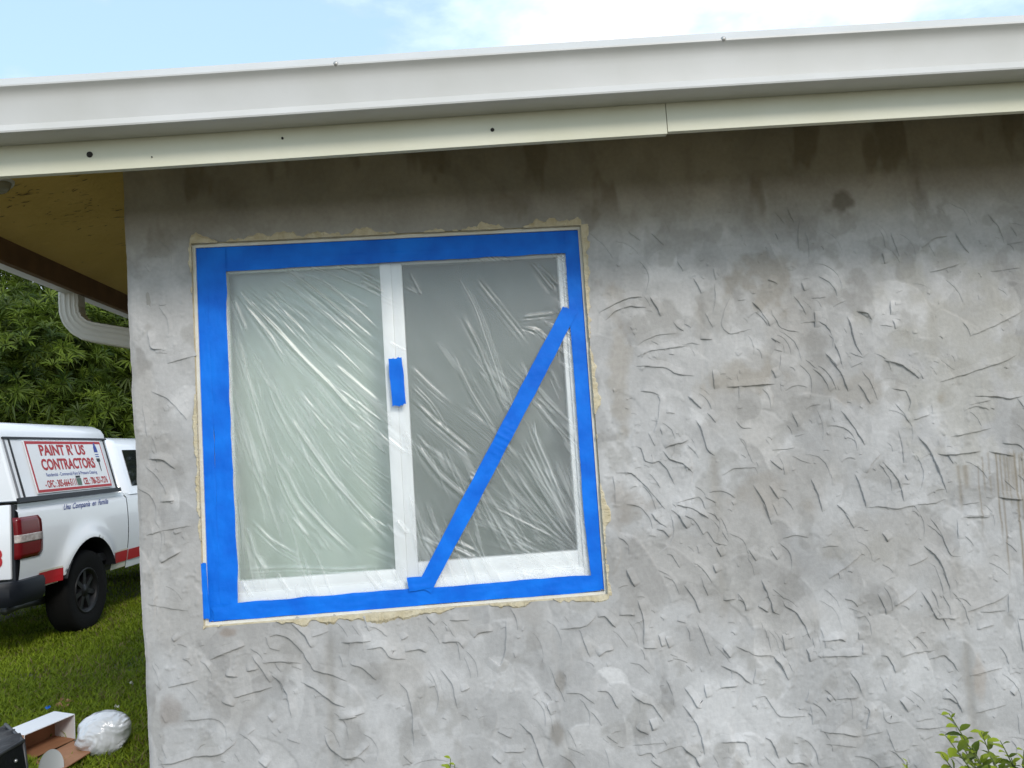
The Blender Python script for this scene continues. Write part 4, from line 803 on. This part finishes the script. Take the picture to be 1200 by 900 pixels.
# hedge closing the view under the crowns
def hedge():
    r = np.random.default_rng(46); n = 26000
    root = tag(empty('hedge', (-5.6, 15.6, 0)), 'dark dense hedge under the trees at the back of the lawn', 'hedge')
    C = np.stack([r.uniform(-7, 6, n), r.normal(0, .35, n), r.uniform(0, 6.0, n)*r.uniform(.7, 1, n)], 1); C[:, 1] += .25*np.sin(C[:, 0]*2.1)
    D = r.normal(size=(n, 3)); D[:, 2] -= .1; Nn = r.normal(size=(n, 3)); Nn[:, 1] -= 1.2; Ls = r.uniform(.14, .30, n)
    V, T, tc_ = leaf_blades(C, D, Nn, Ls, Ls*.5, (G0*.8)+(G1*.55-G0*.8)*r.random((n, 1)))
    o = npmesh('foliage', V, T, M_leaf, root, False, tc_); o['kind'] = 'stuff'
    V, F = [], []
    for k in range(26): x = -7+13*k/25+r.normal(0, .1); tube_mesh([(x, 0, -.05), (x+r.normal(0, .1), .1, 1.3), (x+r.normal(0, .3), 0, 2.8)], [.05, .04, .02], 6, V, F)
    o = mesh('stems', V, F, M_bark, root, smooth=True); o['kind'] = 'stuff'
hedge()

# ------------------------------------------------------------------ lawn
M_grass = attr_mat('grass_blade', .6, trans=.35, spec=.15)
def grass():
    r = np.random.default_rng(50); P = []
    def scatter(n, x0, x1, y0, y1):
        x = r.uniform(x0, x1, n); y = r.uniform(y0, y1, n); k = ~((x > -.9) & (y > -.02)); return np.stack([x[k], y[k]], 1)
    P = np.concatenate([scatter(62000, -3.4, -1.15, 1.0, 3.4), scatter(60000, -4.7, -1.4, 3.2, 6.8), scatter(26000, -6.5, -1.2, 6.5, 11), scatter(9000, -7, -3.3, .5, 6.5)])
    n = len(P); dn = fbm(P[:, 0], P[:, 1], 1.3, 3, 80); pat = fbm(P[:, 0], P[:, 1], 6, 3, 81); keep = r.random(n) < .45+.9*pat
    def inq(Q):
        Q = np.array(Q)[:, :2]; cs = [((Q[(i+1) % 4]-Q[i])[0]*(P[:, 1]-Q[i][1])-(Q[(i+1) % 4]-Q[i])[1]*(P[:, 0]-Q[i][0])) for i in range(4)]
        return np.all([q > 0 for q in cs], 0) | np.all([q < 0 for q in cs], 0)
    a_, b_, c_ = atz(88, 870, 0), atz(29, 897, 0), atz(64, 866, 0)
    keep &= ~inq([a_, b_, b_+(c_-a_), c_]) & ~inq([atz(84, 866, 0), atz(30, 893, 0), atz(72, 903, 0), atz(106, 881, 0)])
    P = P[keep]; dn = dn[keep]; pat = pat[keep]; n = len(P)
    hgt = r.uniform(.022, .060, n)*(.7+.6*dn); wd = r.uniform(.003, .0065, n)
    a = r.uniform(0, 2*math.pi, n); lean = r.uniform(.2, 1.1, n)*hgt; dx, dy = np.cos(a), np.sin(a)
    B = np.stack([P[:, 0], P[:, 1], np.full(n, -.002)], 1); S = np.stack([-dy, dx, 0*dx], 1)*wd[:, None]; Dv = np.stack([dx*lean, dy*lean, 0*dx], 1)
    M_ = B+Dv*.35+np.array([0, 0, 1])*(hgt*.65)[:, None]; T_ = B+Dv*1.2+np.array([0, 0, 1])*(hgt)[:, None]
    V = np.stack([B-S, B+S, M_+S*.8, M_-S*.8, T_], 1).reshape(-1, 3); b = (np.arange(n)*5)[:, None]
    T = np.concatenate([b+np.array([[0, 1, 2]]), b+np.array([[0, 2, 3]]), b+np.array([[3, 2, 4]])], 0)
    f = np.clip(r.beta(2, 2, n)*.8+.5*(dn-.5)+.2*pat, 0, 1)[:, None]; c = np.array([.088, .132, .009])*(1-f)+np.array([.30, .375, .026])*f
    dry = (r.random(n) < .05+.12*(fbm(P[:, 0], P[:, 1], 2.2, 3, 82) > .6))[:, None]; c = np.where(dry, np.array([.26, .20, .085])*r.uniform(.6, 1.1, (n, 1)), c)
    o = npmesh('lawn_grass', V, T, M_grass, None, False, np.repeat(c, 5, 0)); o['kind'] = 'stuff'; o['label'] = 'short mown lawn grass around the truck'; o['category'] = 'grass'
grass()

# ------------------------------------------------------------------ rubbish on the lawn
M_card = mat('brown_card', (.36, .17, .085), .85, var=.08, vscale=14)
M_cardw = mat('white_card', (.80, .80, .82), .55)
A_, B_, C_ = atz(88, 870, .0), atz(29, 897, .0), atz(64, 866, 0)
def carton():
    root = tag(empty('cardboard_box', (float(A_[0]), float(A_[1]), 0)), 'open white cardboard box with brown inside lying on its side on the lawn', 'box')
    up = np.array([0, 0, .155]); L_ = B_-A_; D_ = (C_-A_)*1.0; th = .004
    O = np.zeros(3)
    def slab(nm, o, e1, e2, m_out, m_in):
        n = np.cross(e1, e2); n = n/np.linalg.norm(n)*th
        P = [o, o+e1, o+e1+e2, o+e2]; a = mesh(nm, P+[p+n for p in P], [(3, 2, 1, 0), (4, 5, 6, 7), (0, 1, 5, 4), (1, 2, 6, 5), (2, 3, 7, 6), (3, 0, 4, 7)], None, root)
        a.data.materials.append(m_out); a.data.materials.append(m_in); a.data.polygons[1].material_index = 1; return a
    slab('top_panel', O+up, L_, D_, M_cardw, M_card)             # faces checked: outside white, inside brown
    slab('back_panel', O+D_+up*.995, L_, -up*.99, M_card, M_card)
    slab('bottom_panel', O+np.array([0, 0, .02]), L_, D_, M_card, M_card)
    slab('end_panel', O+D_*.985+np.array([0, 0, .01]), up*.93, -D_*.97, M_cardw, M_cardw)
    slab('end_panel', O+L_*.99+np.array([0, 0, .01]), up*.93, D_*.97, M_cardw, M_card)
    f0, f1, f2, f3 = atz(86, 868, .03)-A_, atz(37, 893, .03)-A_, atz(74, 901, .06)-A_, atz(106, 881, .06)-A_
    z = np.array([0, 0, .005]); mesh('flap', [f0, f1, f2, f3]+[p-z for p in (f0, f1, f2, f3)], [(0, 1, 2, 3), (7, 6, 5, 4), (0, 4, 5, 1), (1, 5, 6, 2), (2, 6, 7, 3), (3, 7, 4, 0)], M_card, root)
carton()
# grey lid leaning on the flap
c0 = atz(60, 900, .07)
bm = bmesh.new(); bmesh.ops.create_cone(bm, cap_ends=True, segments=40, radius1=.070, radius2=.070, depth=.008)
bmesh.ops.inset_region(bm, faces=[f for f in bm.faces if len(f.verts) > 8], thickness=.008, depth=-.003)
lid = bm_obj('bucket_lid', bm, mat('grey_plastic', (.30, .32, .33), .5), None, True); lid.location = tuple(c0); lid.scale = (.8, 1.25, 1); lid.rotation_euler = (rad(62), rad(10), rad(38)); tag(lid, 'grey round plastic lid leaning beside the cardboard flap', 'lid')
# crumpled ball of plastic sheet
def ball():
    bm = bmesh.new(); bmesh.ops.create_icosphere(bm, subdivisions=6, radius=1)
    c = atz(122, 884, 0.0)
    V = np.array([v.co[:] for v in bm.verts]); n = V.copy()
    twist = np.arctan2(n[:, 2]-.15, n[:, 0]+.25); rr = np.hypot(n[:, 2]-.15, n[:, 0]+.25)
    h = 1+.022*np.sin(twist*5+rr*9+5*fbm(n[:, 0]+3, n[:, 2]+2, 2, 3, 90))*sstep(.05, .4, rr)+.16*(fbm(n[:, 0]*1.0+5, n[:, 2]+n[:, 1], 1.8, 3, 91)-.5)+.06*(fbm(rr*6+twist*.8+9, twist*.6, 2, 3, 92)-.5)
    tuft = np.exp(-(np.linalg.norm(n-np.array([.82, -.25, .50]), axis=1)/.33)**2); h += .30*tuft*(.5+fbm(n[:, 0]*6, n[:, 2]*6, 2, 3, 93)); t2 = np.exp(-(np.linalg.norm(n-np.array([.80, -.3, -.45]), axis=1)/.22)**2); h += .22*t2*fbm(n[:, 0]*9, n[:, 2]*9, 2, 2, 94)
    W_ = n*h[:, None]*np.array([.132, .125, .118])
    for v, p in zip(bm.verts, W_): v.co = p
    m = mat('white_plastic', (.62, .63, .65), .25, coat=.3); o = bm_obj('plastic_ball', bm, m, None, False); o.data.shade_smooth(); o.location = (c[0], c[1], .108)
    return tag(o, 'crumpled ball of white plastic sheeting on the lawn', 'plastic')
ball()
# black tool bag
def bag():
    K_ = atz(27, 868, .30); e1 = atz(0, 843, .30)-K_; e2 = atz(-2, 885, .30)-K_; e1 = e1/np.linalg.norm(e1)*.36; e2 = e2/np.linalg.norm(e2)*.42
    root = tag(empty('tool_bag', (float(K_[0]), float(K_[1]), 0)), 'black tool bag with riveted edge at the edge of the lawn', 'bag')
    z = np.array([0, 0, .30]); o = np.zeros(3); out = (-(e1+e2)); out = out/np.linalg.norm(out)*.06
    m = mat('black_nylon', (.007, .008, .011), .42, spec=.3, bump=.004, bscale=22); m2 = mat('bag_piping', (.05, .052, .058), .45)
    cen = (e1+e2)/2
    b = [o, e2, e1+e2, e1]; bot = [p+(p-cen)*.18 for p in b]; topv = [p+z for p in b]
    bm = bmesh.new(); vs = [bm.verts.new(tuple(p)) for p in bot+topv]
    for f in ((3, 2, 1, 0), (4, 5, 6, 7), (0, 1, 5, 4), (1, 2, 6, 5), (2, 3, 7, 6), (3, 0, 4, 7)): bm.faces.new([vs[i] for i in f])
    bmesh.ops.recalc_face_normals(bm, faces=bm.faces); bmesh.ops.subdivide_edges(bm, edges=bm.edges, cuts=10, use_grid_fill=True)
    for v in bm.verts:
        q = np.array(v.co); k = fbm(np.array(q[0]*3+q[2]), np.array(q[1]*3-q[2]), 4, 3, 95)-.5; ed = min(1, abs(q[2]-.30)/.1+.3)
        if q[2] > .01: v.co = tuple(q+np.array([k*.03, k*.03, k*.05 if q[2] > .29 else 0]))
    bm_obj('body', bm, m, root, True)
    V, F = [], []
    tube_mesh([topv[0]+out*.05, topv[1]+out*.05], .008, 8, V, F); tube_mesh([topv[0], topv[3]], .008, 8, V, F); tube_mesh([topv[0], bot[0]+np.array([0, 0, .01])], .008, 8, V, F)
    mesh('piping', V, F, m2, root, smooth=True)
    for f in (.2, .42, .64, .86):
        p = topv[0]+(bot[0]-topv[0])*f+(e2/np.linalg.norm(e2))*.07; p = p+(-e1/np.linalg.norm(e1))*(.012+.03*f)
        bm = bmesh.new(); bmesh.ops.create_uvsphere(bm, u_segments=10, v_segments=6, radius=.008); bmesh.ops.translate(bm, verts=bm.verts, vec=tuple(p)); bm_obj('rivet', bm, mat('rivet', (.6, .6, .6), .3, .8), root, True)
bag()
def scrap(name, u, v, sz, m, label, cat, seed, group=None):
    r = np.random.default_rng(seed); p = atz(u, v, .035); V, F = [], []; n = 5
    for j in range(n):
        for i in range(n): V.append(((i/(n-1)-.5)*sz*(1+.3*r.normal()), (j/(n-1)-.5)*sz*.7*(1+.3*r.normal()), .012*r.normal()))
    for j in range(n-1):
        for i in range(n-1): F.append((j*n+i, j*n+i+1, (j+1)*n+i+1, (j+1)*n+i))
    o = mesh(name, V, F, m, None, tuple(p)); o.rotation_euler = (0, 0, r.uniform(0, 3)); return tag(o, label, cat, group)
scrap('tape_scrap', 56, 829, .035, M_tape, 'tiny blue tape scrap lying in the grass', 'scrap', 1)
M_dry = mat('dry_leaf', (.30, .17, .065), .8, var=.3, vscale=40)
for i, (u, v) in enumerate(((72, 820), (80, 822), (76, 827), (68, 826))): scrap('dry_leaf', u, v, .04, M_dry, 'dry tan leaf in the patch of dead leaves by the cardboard box', 'leaf', 10+i, 'dead leaves on the lawn')
M_pale = mat('pale_scrap', (.55, .52, .45), .7)
for i, (u, v) in enumerate(((154, 801), (136, 829))): scrap('paper_scrap', u, v, .028, M_pale, 'tiny pale paper scrap in the grass beside the house corner', 'scrap', 20+i, 'paper scraps by the house corner')

# ------------------------------------------------------------------ shrubs at the foot of the wall
M_sleaf = attr_mat('shrub_leaf', .35, trans=.30, spec=.5); M_stem = mat('green_stem', (.10, .13, .04), .7)
def shrub(name, label, base, tips, seed, lsz=.042, dens=26, yel=.4, per=.016):
    r = np.random.default_rng(seed); root = tag(empty(name, tuple(base)), label, 'shrub'); base = np.array(base)
    V, F = [], []; C, D, Nn, Ls, cc = [], [], [], [], []
    for tip in tips:
        tip = np.array(tip)-base; mid = tip*.5+np.array([r.normal(0, .03), r.normal(0, .03), .04]); n = 24
        P = [(1-f)**2*np.zeros(3)+2*f*(1-f)*mid+f*f*tip for f in np.linspace(0, 1, n)]; tube_mesh(P, list(np.linspace(.005, .0014, n)), 6, V, F)
        ln = np.linalg.norm(tip); k = int(ln*.62/per)
        for j in range(k):
            f = 1-.62*j/k; p = (1-f)**2*0+2*f*(1-f)*mid+f*f*tip; d = tip/ln; a = j*2.4+r.normal(0, .4)
            s = np.cross(d, [.2, .9, .3]); s /= np.linalg.norm(s); t_ = np.cross(d, s); dd = d*.55+(s*math.cos(a)+t_*math.sin(a))*.9+r.normal(0, .2, 3)
            C.append(p); D.append(dd); Nn.append(np.array([r.normal(0, .3), -.3, 1.])); L0 = lsz*r.uniform(.55, 1.1)*(1 if j > 1 else .7); Ls.append(L0)
            y_ = np.clip(r.beta(1.3, 2.2)+(.35 if j < 4 else 0), 0, 1)*yel*2; y_ = min(1, y_); cc.append(np.array([.045, .085, .008])*(1-y_)+np.array([.34, .42, .03])*y_)
    mesh('stem', V, F, M_stem, root, smooth=True)
    # broader leaves: two rows of points for an oval outline
    C, D, Nn, Ls, cc = map(np.array, (C, D, Nn, Ls, cc)); D = D/np.linalg.norm(D, axis=1)[:, None]; S = np.cross(D, Nn); S /= np.linalg.norm(S, axis=1)[:, None]; Nn = np.cross(S, D); L_ = Ls[:, None]
    rows = [(.0, .0), (.22, .20), (.5, .27), (.78, .18), (1.0, .0)]
    pts = []
    for q, w_ in rows:
        m_ = C+D*L_*q-Nn*L_*.12*(q-.1)**2*2; pts += [m_+S*L_*w_+Nn*L_*w_*.35, m_, m_-S*L_*w_+Nn*L_*w_*.35]
    V = np.stack(pts, 1).reshape(-1, 3); b = (np.arange(len(C))*15)[:, None]; Q = []
    for i in range(4): Q += [b+np.array([[3*i, 3*i+1, 3*i+4, 3*i+3]]), b+np.array([[3*i+1, 3*i+2, 3*i+5, 3*i+4]])]
    o = npmesh('foliage', V, np.concatenate(Q), M_sleaf, root, True, np.repeat(cc, 15, 0)); o['kind'] = 'stuff'
ys = -.30
T = [aty(u, v, ys+dy) for u, v, dy in ((1112, 836, 0), (1108, 862, -.04), (1104, 884, .03), (1150, 858, .04), (1172, 868, 0), (1135, 892, -.05), (1160, 885, -.06), (1185, 888, .02), (1200, 880, -.03), (1215, 870, 0), (1240, 880, .04), (1228, 862, -.04), (1190, 905, -.08), (1150, 905, -.08), (1255, 868, 0), (1180, 900, .05), (1210, 900, .0), (1125, 870, .02), (1140, 876, -.02))]
shrub('shrub', 'leafy green shrub with small oval leaves at the foot of the wall', (1.95, -.30, 0), T, 61, .047, per=.017, yel=.55)
shrub('seedling', 'tiny bright green shoot tip below the middle of the window', (.13, -.30, 0), [aty(528, 889, -.30), aty(533, 896, -.31), aty(523, 899, -.30)], 62, .03, yel=.8)
shrub('seedling', 'single bright green leaf shoot beside the leafy shrub', (1.52, -.30, 0), [aty(1063, 893, -.30), aty(1064, 903, -.30)], 63, .035, yel=.8)
